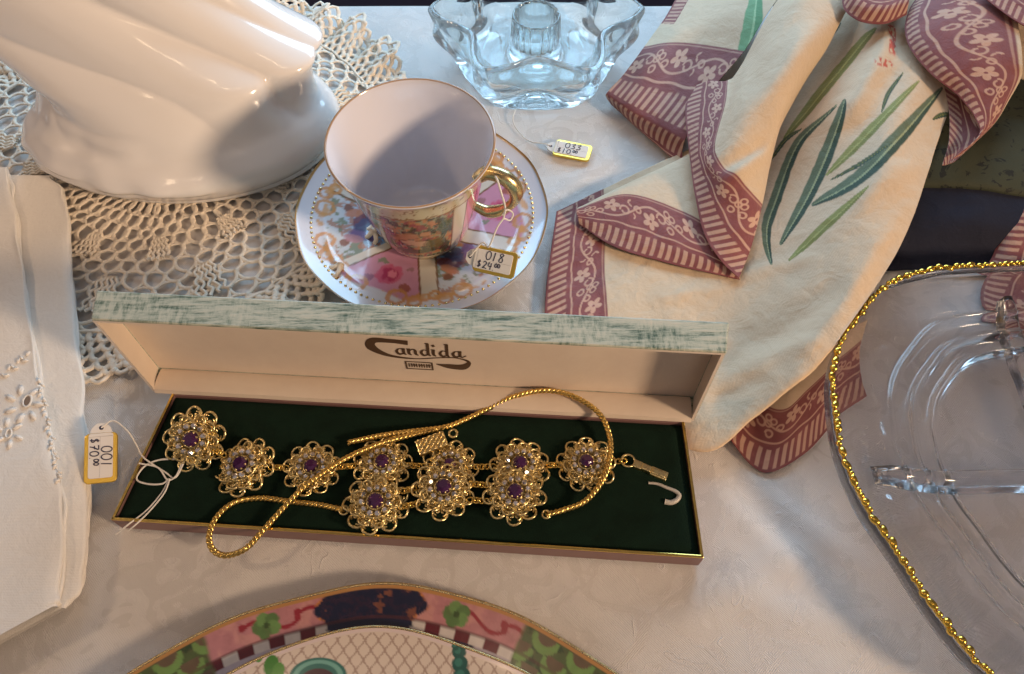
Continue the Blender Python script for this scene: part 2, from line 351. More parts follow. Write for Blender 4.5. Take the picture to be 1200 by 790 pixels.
dsp = drape*(.62*(.5-fold(sw*1.5+.6))+.40*(.5-fold(sw*3.5+1.2)))
front = np.exp(-((A_-4.05)/.75)**2)                             # moulded pebbles low on the front
for (ta, tz, tr, th_) in [(3.45, 2.3, .20, .30), (3.68, 1.7, .20, .28), (3.80, 2.6, .22, .36), (4.0, 1.8, .20, .30), (4.18, 2.5, .24, .38), (4.35, 1.6, .18, .26), (4.55, 2.2, .24, .36), (4.82, 1.9, .20, .28), (3.95, 3.3, .22, .30), (4.4, 3.2, .22, .26)]:
    dsp += th_*np.exp(-((A_-ta)/tr)**4-((Z_-tz)/.48)**4)
dsp += .25*np.exp(-((A_-.05-2*PI*(A_ > PI))/.5)**2-((Z_-5.2)/.45)**2)        # ledge to the right
dsp += .10*np.sin(A_*5+Z_)*smooth(1, 2.5, Z_)
rx, ry = RG[:, 3:4]+dsp*smooth(.1, 1.5, RG[:, 3:4]), RG[:, 4:5]+dsp*smooth(.1, 1.5, RG[:, 4:5])
V = np.stack([RG[:, 1:2]+rx*np.cos(a), RG[:, 2:3]+ry*np.sin(a), .2+np.maximum(Z_, 0)], -1)
fo = mk('ceramic_figurine', V.reshape(-1, 3), gridf(nz_, na, False, True), M['porcelain'], org=FC)
smm = fo.modifiers.new('smooth', 'SMOOTH'); smm.iterations = 8; smm.factor = 0.5
tag(fo, 'large glossy white ceramic figurine with rounded pebbled base standing on the lace doily', 'figurine')

# ------------------------------------------------------------------ folded white napkin
def napkin_layer(edge, zt, th, xl=-34.0):
    E = crom(np.array([at(u, v_, zt-th*0.4) for u, v_ in edge]), 90)
    prof = [(0, zt)]; rows = []
    for k in range(len(E)):
        e = E[k]+[.05*math.sin(k*.55+zt*9)+.06*float(vnoise(k*.25+zt*31, zt*17)-.5)*2, 0, 0]; xs = np.linspace(xl, e[0]-th*0.5, 40); row = []
        for x in xs: row.append((x, e[1], zt+0.10*(fbm(x*0.35+zt*9, e[1]*0.22, 3)-0.45)*2+0.025*(vnoise(x*1.6+zt*5, e[1]*.5)-.5)))
        for a in np.linspace(PI/2, -PI/2, 8)[1:]: row.append((e[0]-th*0.5+th*0.5*math.cos(a), e[1], zt-th*0.5+th*0.5*math.sin(a)))
        row.append((xl, e[1], zt-th)); rows.append(row)
    R = np.array(rows); return R
nap = thing('folded_napkin', at(20, 520, 0), 'folded white linen napkin with cutwork embroidery beside the jewellery box', 'napkin')
E_low = [(62, 207), (77, 235), (87, 330), (98, 470), (105, 560), (97, 680), (75, 713)]; E_top = [(8, 197), (18, 250), (30, 330), (44, 420), (60, 520), (74, 600), (71, 690), (67, 711)]
edges = []
for k, zt in enumerate((.30, .55, .80, 1.05)): edges.append(([(u+rng.uniform(-3, 1), v_) for u, v_ in E_low], zt, .24))
for k, zt in enumerate((1.28, 1.50)): edges.append(([(u+(2 if k == 0 else 0)+rng.uniform(-2, 1), v_) for u, v_ in E_top], zt, .22))
for ed, zt, th in edges:
    R = napkin_layer(ed, zt, th)
    # lower hem runs off to the left and towards the viewer
    k = R.shape[0]; sh = smooth(.55, 1.0, np.linspace(0, 1, k)); R[:, :, 1] -= sh[:, None]*.62*np.maximum(R[:, 40:41, 0]-R[:, :, 0], 0)
    mk('fold_layer', R.reshape(-1, 3), gridf(R.shape[0], R.shape[1], False, True), M['linen'], nap)
mb = MB()
def oval(c, a, b, rot, z=0.0, n=20):
    t = np.arange(n)*2*PI/n; return np.stack([c[0]+a*np.cos(t)*math.cos(rot)-b*np.sin(t)*math.sin(rot), c[1]+a*np.cos(t)*math.sin(rot)+b*np.sin(t)*math.cos(rot), np.full(n, c[2]+z)], -1)
def pad_(u, v_, a, b, rot):                                     # one raised satin-stitched petal
    c = at(u, v_, 1.50); q = iv*[a, b, .10]; cs, sn = math.cos(rot), math.sin(rot); mb.add(np.stack([q[:, 0]*cs-q[:, 1]*sn, q[:, 0]*sn+q[:, 1]*cs, q[:, 2]], -1)+c, ifc)
for k in range(7): pad_(28+17*math.cos(k*.9), 474+17*math.sin(k*.9), .13, .30, -k*.9+PI/2)
for k in range(6): pad_(10+13*math.cos(k*1.05+.4), 508+13*math.sin(k*1.05+.4), .10, .24, -k*1.05-.4+PI/2)
for k in range(22):
    t = k/21; pad_(46+24*t+3*math.sin(k*1.7), 446+118*t, .06, .15, .3+.8*math.sin(k*1.7))
for k in range(9): pad_(4+6*k*.6, 440-3*k+4*math.sin(k*2), .06, .16, 1.0+k)
mb.add(*tube(oval(at(32, 470, 1.54), .17, .28, .2), .05, 5, True)); mb.add(*tube(oval(at(10, 508, 1.54), .12, .2, .2), .04, 5, True))
mb.build('embroidery', M['linen'], nap)
M['eyelet'] = mat('eyelet_brown', (0.22, 0.16, 0.12), 0.9)  # flat disc in the brown that shows through the cutwork hole
for (u, v_, a, b, r) in [(32, 470, .13, .24, .2)]:
    P = oval(at(u, v_, 1.565), a, b, r); mk('eyelet', P, [list(range(len(P)))], M['eyelet'], nap)

# ------------------------------------------------------------------ printed porcelain helpers
def paint(shape): return np.zeros(shape+(3,))
def over(Cc, mask, colr):
    Cc[:] = Cc*(1-mask[..., None])+mask[..., None]*np.asarray(colr)
# ------------------------------------------------------------------ saucer
SC = at(499, 264, 0.0)+np.array([0, -0.35, 0.32])
SR = 6.25; tilt = Euler((math.radians(2.5), 0, 0)).to_matrix()
nr, na = 90, 400
prof = crom([(0.01, 0.42), (1.6, 0.42), (2.5, 0.45), (3.1, 0.62), (4.2, 0.82), (5.3, 1.05), (6.1, 1.3), (SR, 1.42)], nr)
a = np.arange(na)*2*PI/na; RR = prof[:, 0][:, None]; scl = 1+0.004*np.cos(12*a)[None]*smooth(4, 6.3, RR)
Rg = RR*scl; Xs, Ys = Rg*np.cos(a), Rg*np.sin(a); Zs = np.repeat(prof[:, 1][:, None], na, 1)
Zs = Zs+0.03*np.exp(-((RR-4.95)/0.12)**2)
rn = RR/SR+0*a; A = np.degrees(a)[None]+0*RR
Cc = np.ones((nr, na, 3))*lin(206, 208, 218)
nz1 = fbm(Xs*1.4+50, Ys*1.4+50, 4); nz2 = fbm(Xs*3.3+9, Ys*3.3+80, 4); nz3 = fbm(Xs*2.2+150, Ys*2.2+30, 4)
for k, d0 in enumerate((217, 277, 337, 37, 97, 157)):
    da = (A-d0) % 360; inside = smooth(0, 1.2, da)*(1-smooth(58.8, 60, da))*smooth(0.25, 0.27, rn)*(1-smooth(0.79+0.03*np.sin(np.radians(da*9)), 0.81+0.03*np.sin(np.radians(da*9)), rn))
    if k % 2 == 0:
        base = lin(192, 140, 168)*(0.9+0.2*nz1[..., None]); 
        Cc[:] = Cc*(1-inside[..., None])+inside[..., None]*base
        for (rr, dd, sz, cl) in [(0.60, 30, .95, (190, 90, 125)), (0.60, 30, .6, (160, 55, 95)), (.595, 31, .3, (215, 130, 155)), (.50, 18, .35, (120, 130, 110)), (.70, 44, .4, (150, 85, 75)), (.72, 20, .35, (140, 95, 130)), (.5, 44, .3, (150, 110, 120))]:
            cx, cy = rr*SR*math.cos(math.radians(d0+dd)), rr*SR*math.sin(math.radians(d0+dd)); dist = np.hypot(Xs-cx, Ys-cy)+0.5*(nz2-0.5)
            over(Cc, inside*(1-smooth(sz*.55, sz*.72, dist))*0.9, lin(*cl))
    else:
        sky = smooth(0.35, 0.75, rn+0.2*(nz1-.5))
        base = lin(120, 165, 205)*(1-sky[..., None])+lin(196, 200, 205)*sky[..., None]
        if k == 3: base = base*0.9
        Cc[:] = Cc*(1-inside[..., None])+inside[..., None]*base
        over(Cc, inside*smooth(.50, .56, nz3)*0.8, lin(105, 118, 85)); over(Cc, inside*smooth(.54, .6, nz2)*0.8, lin(165, 115, 90))
        for (rr, dd, sx, sy, ro, cl) in [(.48, 22, .95, .38, .8, (110, 55, 70)), (.62, 14, .28, .28, 0, (120, 75, 60)), (.56, 18, .55, .3, .5, (180, 120, 95)), (.5, 42, .9, .4, -.5, (110, 85, 135)), (.66, 46, .26, .26, 0, (125, 80, 65)), (.58, 44, .6, .3, -.6, (175, 130, 140)), (.42, 30, 1.0, .5, .2, (70, 75, 110))]:
            th = math.radians(d0+dd); cx, cy = rr*SR*math.cos(th), rr*SR*math.sin(th); lx, ly = Xs-cx, Ys-cy; ro_ = th+ro
            px, py = lx*math.cos(ro_)+ly*math.sin(ro_), -lx*math.sin(ro_)+ly*math.cos(ro_)
            dist = np.hypot(px/sx, py/sy)+0.7*(nz2-0.5); over(Cc, inside*(1-smooth(.7, .95, dist))*0.9, lin(*cl))
    dd2 = np.minimum((A-d0) % 360, (d0-A) % 360)*np.pi/180*RR                   # cream divider with gilt edges
    band = smooth(.28, .3, rn)*(1-smooth(.80, .81, rn))
    over(Cc, (1-smooth(.40, .44, dd2))*band, lin(205, 200, 190)*(0.85+0.3*nz2.mean())); over(Cc, (smooth(.36, .40, dd2)*(1-smooth(.46, .5, dd2)))*band*0.9, lin(110, 75, 45))
    for sgn in (1, -1):                                                         # gilt scrolls
        for rr, off, rad in ((.80, 12, .42), (.83, 22, .3), (.78, 27, .25)):
            th = math.radians(d0+30+sgn*off); q = np.hypot(Xs-rr*SR*math.cos(th), Ys-rr*SR*math.sin(th))
            over(Cc, (1-smooth(.07, .12, np.abs(q-rad+0.15*(nz2-.5))))*0.85, lin(196, 140, 85))
over(Cc, (1-smooth(.02, .035, np.abs(rn-.80-.02*np.sin(np.radians(A*18)))))*smooth(.45, .55, nz1)*.8, lin(200, 150, 95))
over(Cc, smooth(.982, .988, rn), lin(170, 130, 75))
top = np.stack([Xs, Ys, Zs], -1).reshape(-1, 3)
pb = [(SR, 1.38), (6.1, 1.16), (5.0, .82), (3.6, .48), (2.7, .25), (2.65, 0.0), (2.35, 0.0), (2.3, .2), (0.01, .22)]
Vb, Fb = lathe(pb, na)
V = np.concatenate([top, Vb]); Rm = np.array(tilt)
cols = np.concatenate([Cc.reshape(-1, 3), np.tile(lin(220, 220, 225), (len(Vb), 1))])
Fa = np.concatenate([gridf(nr, na, False, True), Fb+nr*na, np.array([[(nr-1)*na+i, (nr-1)*na+(i+1) % na, nr*na+(i+1) % na, nr*na+i] for i in range(na)])])
sau = thing('saucer', SC, 'painted porcelain saucer with gilt scrolls and figure panels under the teacup', 'saucer')
mk('dish', V@Rm.T+SC, Fa, M['painted'], sau, col=cols)
mb = MB()
for i in range(110):
    t = i*2*PI/110; r = 0.885*SR; z = np.interp(r, prof[:, 0], prof[:, 1]); mb.add((iv*[.085, .085, .055]+[r*math.cos(t), r*math.sin(t), z+.01])@Rm.T+SC, ifc)
bd = mb.build('gilt_beading', M['gold_gilt'], sau); bd['kind'] = 'stuff'
# ------------------------------------------------------------------ teacup
CB = SC+Rm@np.array([0.10, -0.35, 0.45])
ct = Euler((math.radians(4.0), 0, math.radians(-4))).to_matrix(); Cm = np.array(ct)
outp = np.array([1, .955])*crom([(0.01, .15), (1.7, .15), (1.75, 0.0), (2.0, 0.0), (2.1, .2), (2.3, .7), (2.62, 1.9), (2.92, 3.4), (3.18, 4.8), (3.47, 5.9), (3.72, 6.5)], 110)
inp = np.array([1, .955])*crom([(3.72, 6.5), (3.68, 6.56), (3.58, 6.5), (3.33, 5.8), (3.04, 4.7), (2.76, 3.3), (2.44, 1.9), (2.1, .8), (1.5, .45), (0.01, .4)], 70)
na = 300; a = np.arange(na)*2*PI/na
Vo, Fo = lathe(outp, na); Vi, Fi = lathe(inp, na)
zz_ = np.repeat(outp[:, 1][:, None], na, 1); ad = np.degrees(a)[None]+0*zz_; rr = np.repeat(outp[:, 0][:, None], na, 1)
n1 = fbm(ad*0.09+20, zz_*1.3+10, 5); n2 = fbm(ad*0.2+70, zz_*2.6+4, 4); n3 = fbm(ad*0.05+140, zz_*1.0+44, 3)
Cc = np.ones(zz_.shape+(3,))*lin(205, 190, 160)
scene_ = smooth(.6, .8, zz_)*(1-smooth(4.7, 4.85, zz_))
over(Cc, scene_, lin(150, 150, 120)); over(Cc, scene_*smooth(.5, .62, n3), lin(150, 170, 190)); over(Cc, scene_*smooth(.52, .58, n1), lin(95, 85, 60)); over(Cc, scene_*smooth(.50, .56, n2)*.9, lin(195, 130, 90))
over(Cc, scene_*smooth(.55, .6, fbm(ad*.12+33, zz_*1.8+99, 4))*.9, lin(150, 75, 80)); over(Cc, scene_*(1-smooth(.36, .44, n2))*.8, lin(60, 55, 40))
for (fa_, fz, sx, sz, ro, cl) in [(262, 3.0, 1.0, .38, .3, (188, 128, 90)), (248, 3.3, .5, .3, -.6, (150, 70, 78)), (275, 2.4, .9, .35, -.2, (205, 160, 130)), (284, 3.3, .28, .28, 0, (196, 140, 105)), (240, 2.3, .7, .45, .4, (120, 62, 74)), (255, 3.9, .24, .24, 0, (200, 148, 112)), (292, 2.2, .5, .6, .2, (100, 92, 60)), (232, 3.8, .5, .5, 0, (150, 168, 180)), (268, 1.4, 1.2, .3, .1, (70, 74, 48)), (302, 3.6, .5, .7, 0, (84, 92, 62))]:
    lx = ((ad-fa_+180) % 360-180)*PI/180*rr; ly = zz_-fz; qx, qy = lx*math.cos(ro)+ly*math.sin(ro), -lx*math.sin(ro)+ly*math.cos(ro); dq = np.hypot(qx/sx, qy/sz)+.6*(n2-.5)
    over(Cc, scene_*(1-smooth(.72, .98, dq))*.92, lin(*cl)); over(Cc, scene_*smooth(.8, .95, dq)*(1-smooth(.98, 1.12, dq))*.5, lin(70, 48, 38))
for d0, wd, cl in ((262, 20, None), (318, 9, (206, 196, 180)), (332, 9, (215, 140, 160)), (345, 9, (215, 140, 160)), (205, 9, (206, 196, 180)), (192, 8, (215, 140, 160)), (90, 9, (206, 196, 180)), (20, 9, (215, 140, 160)), (30, 6, (206, 196, 180))):
    if cl is None: continue
    dd = np.abs((ad-d0+180) % 360-180); over(Cc, (1-smooth(wd*.8, wd*.9, dd))*smooth(.5, .6, zz_)*(1-smooth(5.2, 5.3, zz_)), lin(*cl)*(1.0)); over(Cc, smooth(wd*.78, wd*.84, dd)*(1-smooth(wd*.95, wd, dd))*smooth(.5, .6, zz_)*(1-smooth(5.2, 5.3, zz_)), lin(120, 85, 45))
up_ = smooth(4.75, 4.85, zz_); over(Cc, up_, lin(206, 192, 158)); over(Cc, up_*(1-smooth(.012, .03, np.abs(n2-.5)))*.85, lin(130, 95, 50)); over(Cc, (1-smooth(.04, .07, np.abs(zz_-4.8-.06*np.sin(np.radians(ad*20)))))*.9, lin(140, 100, 50))
over(Cc, smooth(6.07, 6.10, zz_), lin(205, 200, 205)); over(Cc, smooth(6.185, 6.2, zz_), lin(150, 100, 55)); over(Cc, (1-smooth(.4, .5, zz_)), lin(170, 130, 70))
zi = np.repeat(inp[:, 1][:, None], na, 1); Ci = np.ones(zi.shape+(3,))*lin(214, 214, 222); over(Ci, smooth(6.235, 6.26, zi), lin(165, 130, 95))
cup = thing('teacup', CB, 'gilt painted porcelain teacup with figure scenes standing on its saucer', 'cup')
mk('bowl', np.concatenate([Vo, Vi])@Cm.T+CB, np.concatenate([Fo, Fi+len(Vo)]), M['painted'], cup, col=np.concatenate([Cc.reshape(-1, 3), Ci.reshape(-1, 3)]))
hp = np.array([1, 1, .955])*crom([(2.95, 0, 4.9), (3.5, 0, 5.45), (4.25, 0, 5.35), (4.75, 0, 4.7), (4.65, 0, 3.8), (4.1, 0, 2.95), (3.4, 0, 2.55), (2.75, 0, 2.75), (2.45, 0, 2.9)], 60)
ha = math.radians(-12); Rh = np.array(Euler((0, 0, ha)).to_matrix())
t_ = np.linspace(0, 1, 60); V, Fc = tube(hp@Rh.T, 0.27+0.12*np.exp(-((t_-.25)/.12)**2)+.04*np.sin(t_*20), 12, up=Rh@np.array([0, 1, 0]))
mk('handle', V@Cm.T+CB, Fc, M['gold_gilt'], cup)

# ------------------------------------------------------------------ price tags
def stroke_digits(txt, hgt):
    """thin pen strokes for the handwritten figures; returns list of polylines and total width"""
    G = {'0': [[(.3+.28*math.cos(t), .5+.48*math.sin(t)) for t in np.linspace(1.4, 1.4+2*PI, 15)]],
         '1': [[(.25, .95), (.22, .5), (.2, .02)]],
         '2': [[(.05, .8), (.25, 1.0), (.5, .8), (.4, .5), (.05, .05), (.3, .1), (.6, .03)]],
         '3': [[(.05, .9), (.4, 1.0), (.5, .75), (.2, .55), (.5, .4), (.45, .08), (.02, .08)]],
         '4': [[(.15, 1.0), (.05, .45), (.55, .5)], [(.45, .9), (.4, 0)]],
         '7': [[(.02, .95), (.55, .95), (.3, .45), (.2, 0)], [(.1, .5), (.5, .52)]],
         '8': [[(.5, .85), (.25, 1.0), (.08, .78), (.45, .4), (.4, .06), (.1, .08), (.12, .4), (.5, .85)]],
         '$': [[(.45, .85), (.2, .9), (.1, .65), (.42, .45), (.4, .2), (.05, .2)], [(.27, 1.05), (.24, .0)]],
         '.': [[(.05, .03), (.1, .0)]]}
    x = 0; out = []
    for ch in txt:
        small = ch == 'o'; g = G['0' if small else ch]; sc_ = 0.55 if small else 1.0
        for pl in g: out.append([(x+p[0]*sc_*hgt, (p[1]*sc_+(0.45 if small else 0))*hgt) for p in pl])
        x += (.2 if ch == '.' else (.42 if small else .75))*hgt
        if ch == '$': x += .05*hgt
    return out, x
def price_tag(org, ex, ey, line1, line2, label):
    """tag whose length runs along ex (hole at the start), lines of writing stepping down -ey"""
    ex = ex/np.linalg.norm(ex); ez = np.cross(ex, ey); ez /= np.linalg.norm(ez); ey = np.cross(ez, ex)
    T = thing('price_tag', org, label, 'price tag', 'string price tags on the goods')
    def W(x, y, z): return org+x*ex+y*ey+z*ez
    def slab(x0, x1, y0, y1, z0, z1, r, name, mt, par, n=6):
        pl = []
        for cx, cy, a0 in ((x1-r, y1-r, 0), (x0+r, y1-r, PI/2), (x0+r, y0+r, PI), (x1-r, y0+r, 1.5*PI)):
            for k in range(n+1): q = a0+k*PI/2/n; pl.append((cx+r*math.cos(q), cy+r*math.sin(q)))
        nn = len(pl); V = [W(x, y, z0) for x, y in pl]+[W(x, y, z1) for x, y in pl]
        Fc = [list(range(nn))[::-1], list(range(nn, 2*nn))]+[[i, (i+1) % nn, nn+(i+1) % nn, nn+i] for i in range(nn)]
        o = mk(name, V, Fc, mt, par, sm=False); bevel(o, 0.03, 2); return o
    slab(-.72, 1.35, -.62, .62, 0, .13, .2, 'gold_border', M['tag_gold'], T)
    p = slab(-.70, 1.15, -.46, .46, .134, .165, .10, 'paper_face', M['paper'], T)
    # tapered tab with a punched hole
    tb = [(-.72, .42), (-.95, .34), (-1.12, .16), (-1.12, -.16), (-.95, -.34), (-.72, -.42)]
    V = [W(x, y, .05) for x, y in tb]+[W(x, y, .10) for x, y in tb]; nn = 6
    mk('tab', V, [list(range(nn))[::-1], list(range(nn, 2*nn))]+[[i, (i+1) % nn, nn+(i+1) % nn, nn+i] for i in range(nn)], M['paper'], T, sm=False)
    t = np.arange(14)*2*PI/14; mk('hole', [W(-.93+.09*math.cos(q), .09*math.sin(q), .106) for q in t], [list(range(14))], M['ink'], T)
    mbx = MB(); z = .168
    for pl, sz, x0, y0 in ((line1, .42, -.15, .02), (line2, .34, -.5, -.40)):
        S_, wd = stroke_digits(pl, sz)
        for P in S_: mbx.add(*tube([W(x0+x+.05*y, y0+y, z) for x, y in crom(P, max(4, 2*len(P)))], .026, 4))
    mbx.build('handwriting', M['ink'], T)
    mbx = MB(); mbx.add(*tube([W(-.56, -.45, z-.004), W(-.56, 0, z-.004), W(-.56, .45, z-.004)], .010, 4)); mbx.add(*tube([W(-.55, -.02, z-.004), W(.3, -.02, z-.004), W(1.13, -.02, z-.004)], .007, 4)); mbx.build('ruled_lines', M['rule'], T)
    return T, W
def cord(T, pts, r=.045, n=50, mat_='thread', name='string'):
    P = crom(np.array(pts), n); return mk(name, *tube(P, r, 6), M[mat_], T)
# glass candle holder's tag
a_, b_ = at(641, 172, .1), at(688, 181, .1)
T, W = price_tag((a_+b_)/2, b_-a_, np.array([.12, 1, 0]), '033', '$10.oo', 'small gold bordered price tag lying flat on the tablecloth, written 033')
cord(T, [W(-.93, 0, .12), W(-1.3, .1, .1), at(620, 165, .05), at(606, 152, .05), at(601, 140, .1), at(604, 128, .15)], .035)
# teacup's tag
a_, b_ = at(549, 300, 2.0), at(598, 311, 2.15)
T, W = price_tag((a_+b_)/2, b_-a_, np.array([-.1, .80, .55]), '018', '$24.oo', 'small gold bordered price tag hanging from the teacup handle, written 018')
cord(T, [W(-.93, 0, .12), W(-.4, .75, .35), at(573, 289, 2.8), at(582, 268, 3.6), at(590, 256, 4.0)], .045)
cord(T, [at(590, 256, 4.0), at(592, 244, 4.6), at(588, 228, 5.6), at(583, 212, 6.1), at(579, 204, 6.0)], .05); cord(T, [at(590, 256, 4.0), at(598, 258, 3.8), at(601, 250, 4.0), at(594, 246, 4.4), at(589, 252, 4.2)], .04)
# bracelet's tag
a_, b_ = at(120, 497, 1.55), at(119, 557, .95)
T, W = price_tag((a_+b_)/2+np.array([0, -.05, 0]), b_-a_, np.array([1, .05, -.25]), '001', '$70.oo', 'gold bordered price tag leaning on the white napkin, written 001')
cord(T, [W(-.93, 0, .12), at(133, 493, 1.6), at(150, 506, 1.4), at(160, 522, 1.2), at(168, 536, 1.15), at(193, 553, .95), at(205, 560, .95), at(214, 545, 1.1), at(219, 530, 1.2)], .035, 60)
cord(T, [at(163, 543, 1.15), at(185, 548, 1.05), at(196, 562, 1.0), at(206, 558, 1.0), at(214, 541, 1.1)], .036)
cord(T, [at(207, 538, 1.1), at(187, 539, 1.0), at(170, 546, .95), at(160, 561, .95), at(172, 567, .95), at(190, 567, .95), at(198, 561, 1.0)], .04); cord(T, [at(198, 561, 1.0), at(190, 577, .95), at(172, 598, .95), at(150, 615, 1.05), at(136, 626, .7)], .038)
cord(T, [at(199, 561, 1.02), at(193, 577, 1.0), at(178, 596, .97), at(160, 614, 1.08), at(150, 622, .8)], .035)

# ------------------------------------------------------------------ jewellery box
FL, FR, BR, BL = [at(u, v_, 1.0) for u, v_ in ((130, 610), (825, 655), (802, 494), (202, 461))]
ctr = (FL+FR+BR+BL)/4
jb = thing('jewellery_box', (ctr[0], ctr[1], 0), 'open pale green jewellery box lined with cream satin and dark green velvet', 'box')
def z_(p, z): return np.array([p[0], p[1], z])
def inset(d):
    out = []
    Q = [FL, FR, BR, BL]
    for i in range(4):
        e1 = Q[(i+1) % 4]-Q[i]; e2 = Q[(i-1) % 4]-Q[i]; out.append(Q[i]+d*(e1/np.linalg.norm(e1)+e2/np.linalg.norm(e2)))
    return out
I1 = inset(.09); O1 = inset(0)
Vt = [z_(p, .02) for p in O1]+[z_(p, 1.0) for p in O1]+[z_(p, 1.0) for p in I1]+[z_(p, .45) for p in I1]
Ft = [[3, 2, 1, 0]]+[[i, (i+1) % 4, 4+(i+1) % 4, 4+i] for i in range(4)]+[[4+i, 4+(i+1) % 4, 8+(i+1) % 4, 8+i] for i in range(4)]+[[8+i, 8+(i+1) % 4, 12+(i+1) % 4, 12+i] for i in range(4)]+[[12, 13, 14, 15]]
bevel(mk('base_tray', Vt, Ft, M['tray'], jb, sm=False), .05)
for p, q, s in ((FL, BL, .07), (FR, BR, -.07), (FL, FR, 0)):        # gilt edging on three sides
    d = (q-p)/np.linalg.norm(q-p); nrm = np.array([-d[1], d[0], 0]); sg = np.sign(np.dot(nrm, ctr-p)); off = nrm*sg*.07
    Vp, Fp = boxmesh((p+q)/2+off+[0, 0, .03], d*(np.linalg.norm(q-p)/2-.02), nrm*.06, np.array([0, 0, .045]))
    bevel(mk('gilt_edge', Vp, Fp, M['gold_bright'], jb, sm=False), .03)
# velvet pad, slightly pillowed
nu, nv = 120, 40; J = inset(.12); uu, vv = np.meshgrid(np.linspace(0, 1, nu), np.linspace(0, 1, nv), indexing='ij')
pad = ((1-uu)*(1-vv))[..., None]*J[0]+(uu*(1-vv))[..., None]*J[1]+(uu*vv)[..., None]*J[2]+((1-uu)*vv)[..., None]*J[3]
ed_ = np.minimum(np.minimum(uu*22, (1-uu)*22), np.minimum(vv*5.5, (1-vv)*5.5)); pad[..., 2] = .80+.13*smooth(0, .4, ed_)+.03*fbm(pad[..., 0]*.6+40, pad[..., 1]*.6+40, 3)
pd_ = mk('velvet_pad', pad.reshape(-1, 3), gridf(nu, nv), M['velvet'], jb)
# lid standing open: X along the hinge, U up, B back
BLh, BRh = BL.copy(), BR.copy(); ext = (BR-BL)/np.linalg.norm(BR-BL); BLh = BL-ext*.88; BRh = BR+ext*.42
Xd = BRh-BLh; LW = np.linalg.norm(Xd); Xd /= LW; Ud = np.array([0, .0, 1.0]); Bd = np.cross(Ud, Xd); Bd /= np.linalg.norm(Bd); Ud = np.cross(Xd, Bd)
LH, LD, LT = 5.72, 1.26, .15
def lp(x, h, b): return BLh+[0, 0, -.02]+Xd*x+Ud*h+Bd*(b+.04)
def ring4(b, i, fl=0.0): return [lp(i-fl, i, b), lp(LW-i+fl, i, b), lp(LW-i+fl, LH-i+fl*.6, b), lp(i-fl, LH-i+fl*.6, b)]
fl_ = .18
O0, O1_, I0, I1_ = ring4(0, 0), ring4(LD, 0, fl_), ring4(0, LT), ring4(LD-LT, LT, fl_)
Vl = O0+O1_+I0+I1_
Fl = [[i, 4+i, 4+(i+1) % 4, (i+1) % 4] for i in range(4)]+[[4, 5, 6, 7][::-1]]+[[8+i, 8+(i+1) % 4, 12+(i+1) % 4, 12+i] for i in range(4)]+[[12, 13, 14, 15]]+[[i, (i+1) % 4, 8+(i+1) % 4, 8+i] for i in range(4)]
lid = mk('lid', Vl, Fl, M['cover'], jb, sm=False); bevel(lid, .06)
# satin lining: inner faces, bottom one padded
e_ = .012
A0, A1 = ring4(-.012, LT+e_), ring4(LD-LT-e_, LT+e_, fl_)
mb = MB(); mb.add(A0+A1, [[i, (i+1) % 4, 4+(i+1) % 4, 4+i] for i in (1, 2, 3)]+[[4, 5, 6, 7]])
rim_i = ring4(-.014, LT+.01); rim_o = ring4(-.014, .04)
mb.add(rim_o+rim_i, [[i, (i+1) % 4, 4+(i+1) % 4, 4+i] for i in (1, 2, 3)])
nu, nv = 90, 14; rows = []
for i in range(nu):
    x = LT+(LW-2*LT)*i/(nu-1); row = []
    for j in range(nv):
        t = j/(nv-1); hh = LT+.02+.16*math.sin(PI*min(1, t*1.0))**.6+.03*float(fbm(x*.8, t*2+5, 3)); row.append(lp(x, hh-(.10 if j == 0 else 0), -.10+t*(LD-LT+.06)))
    rows.append(row)
mb.add(np.array(rows).reshape(-1, 3), gridf(nu, nv).tolist())
mb.build('lid_lining', M['satin'], lid, sm=False)
# printed mark on the lid panel: brush C with a long tail, "andida", small block
bpan = LD-LT-e_-.012
def nib(mbq, P, w0, w1=None, ang=None, n=24):
    P = crom(np.array(P, float), n); T = np.gradient(P, axis=0); T /= np.linalg.norm(T, axis=1)[:, None]+1e-9
    Nn = np.stack([-T[:, 1], T[:, 0]], -1); wv = np.interp(np.linspace(0, 1, n), np.linspace(0, 1, len(w0)), w0)
    A_, B_ = P+Nn*wv[:, None]/2, P-Nn*wv[:, None]/2
    V = [LG(*p) for p in A_]+[LG(*p) for p in B_]; mbq.add(V, [[i, i+1, n+i+1, n+i] for i in range(n-1)])
LGX, LGH, LGS = 11.62, 3.02, (1.12, 1.34)
def LG(x, y): return lp(LGX+x*LGS[0], LGH+y*LGS[1], bpan-.004*rngk[0])
rngk = [0]; mb = MB()
for _ in range(40):
    u_, v_ = proj(LG(0, .25)); LGX += (492-u_)/33; LGH += (v_-416)/20
nib(mb, [(-.35, .92), (-.95, .98), (-1.6, .96), (-1.72, .55), (-1.15, .12), (-.2, .0), (.6, .12), (1.3, .18), (1.78, -.02), (1.55, -.36), (1.0, -.36), (.55, -.26)], [.26, .22, .30, .40, .16, .06, .06, .06, .12, .34, .28, .05], n=60)
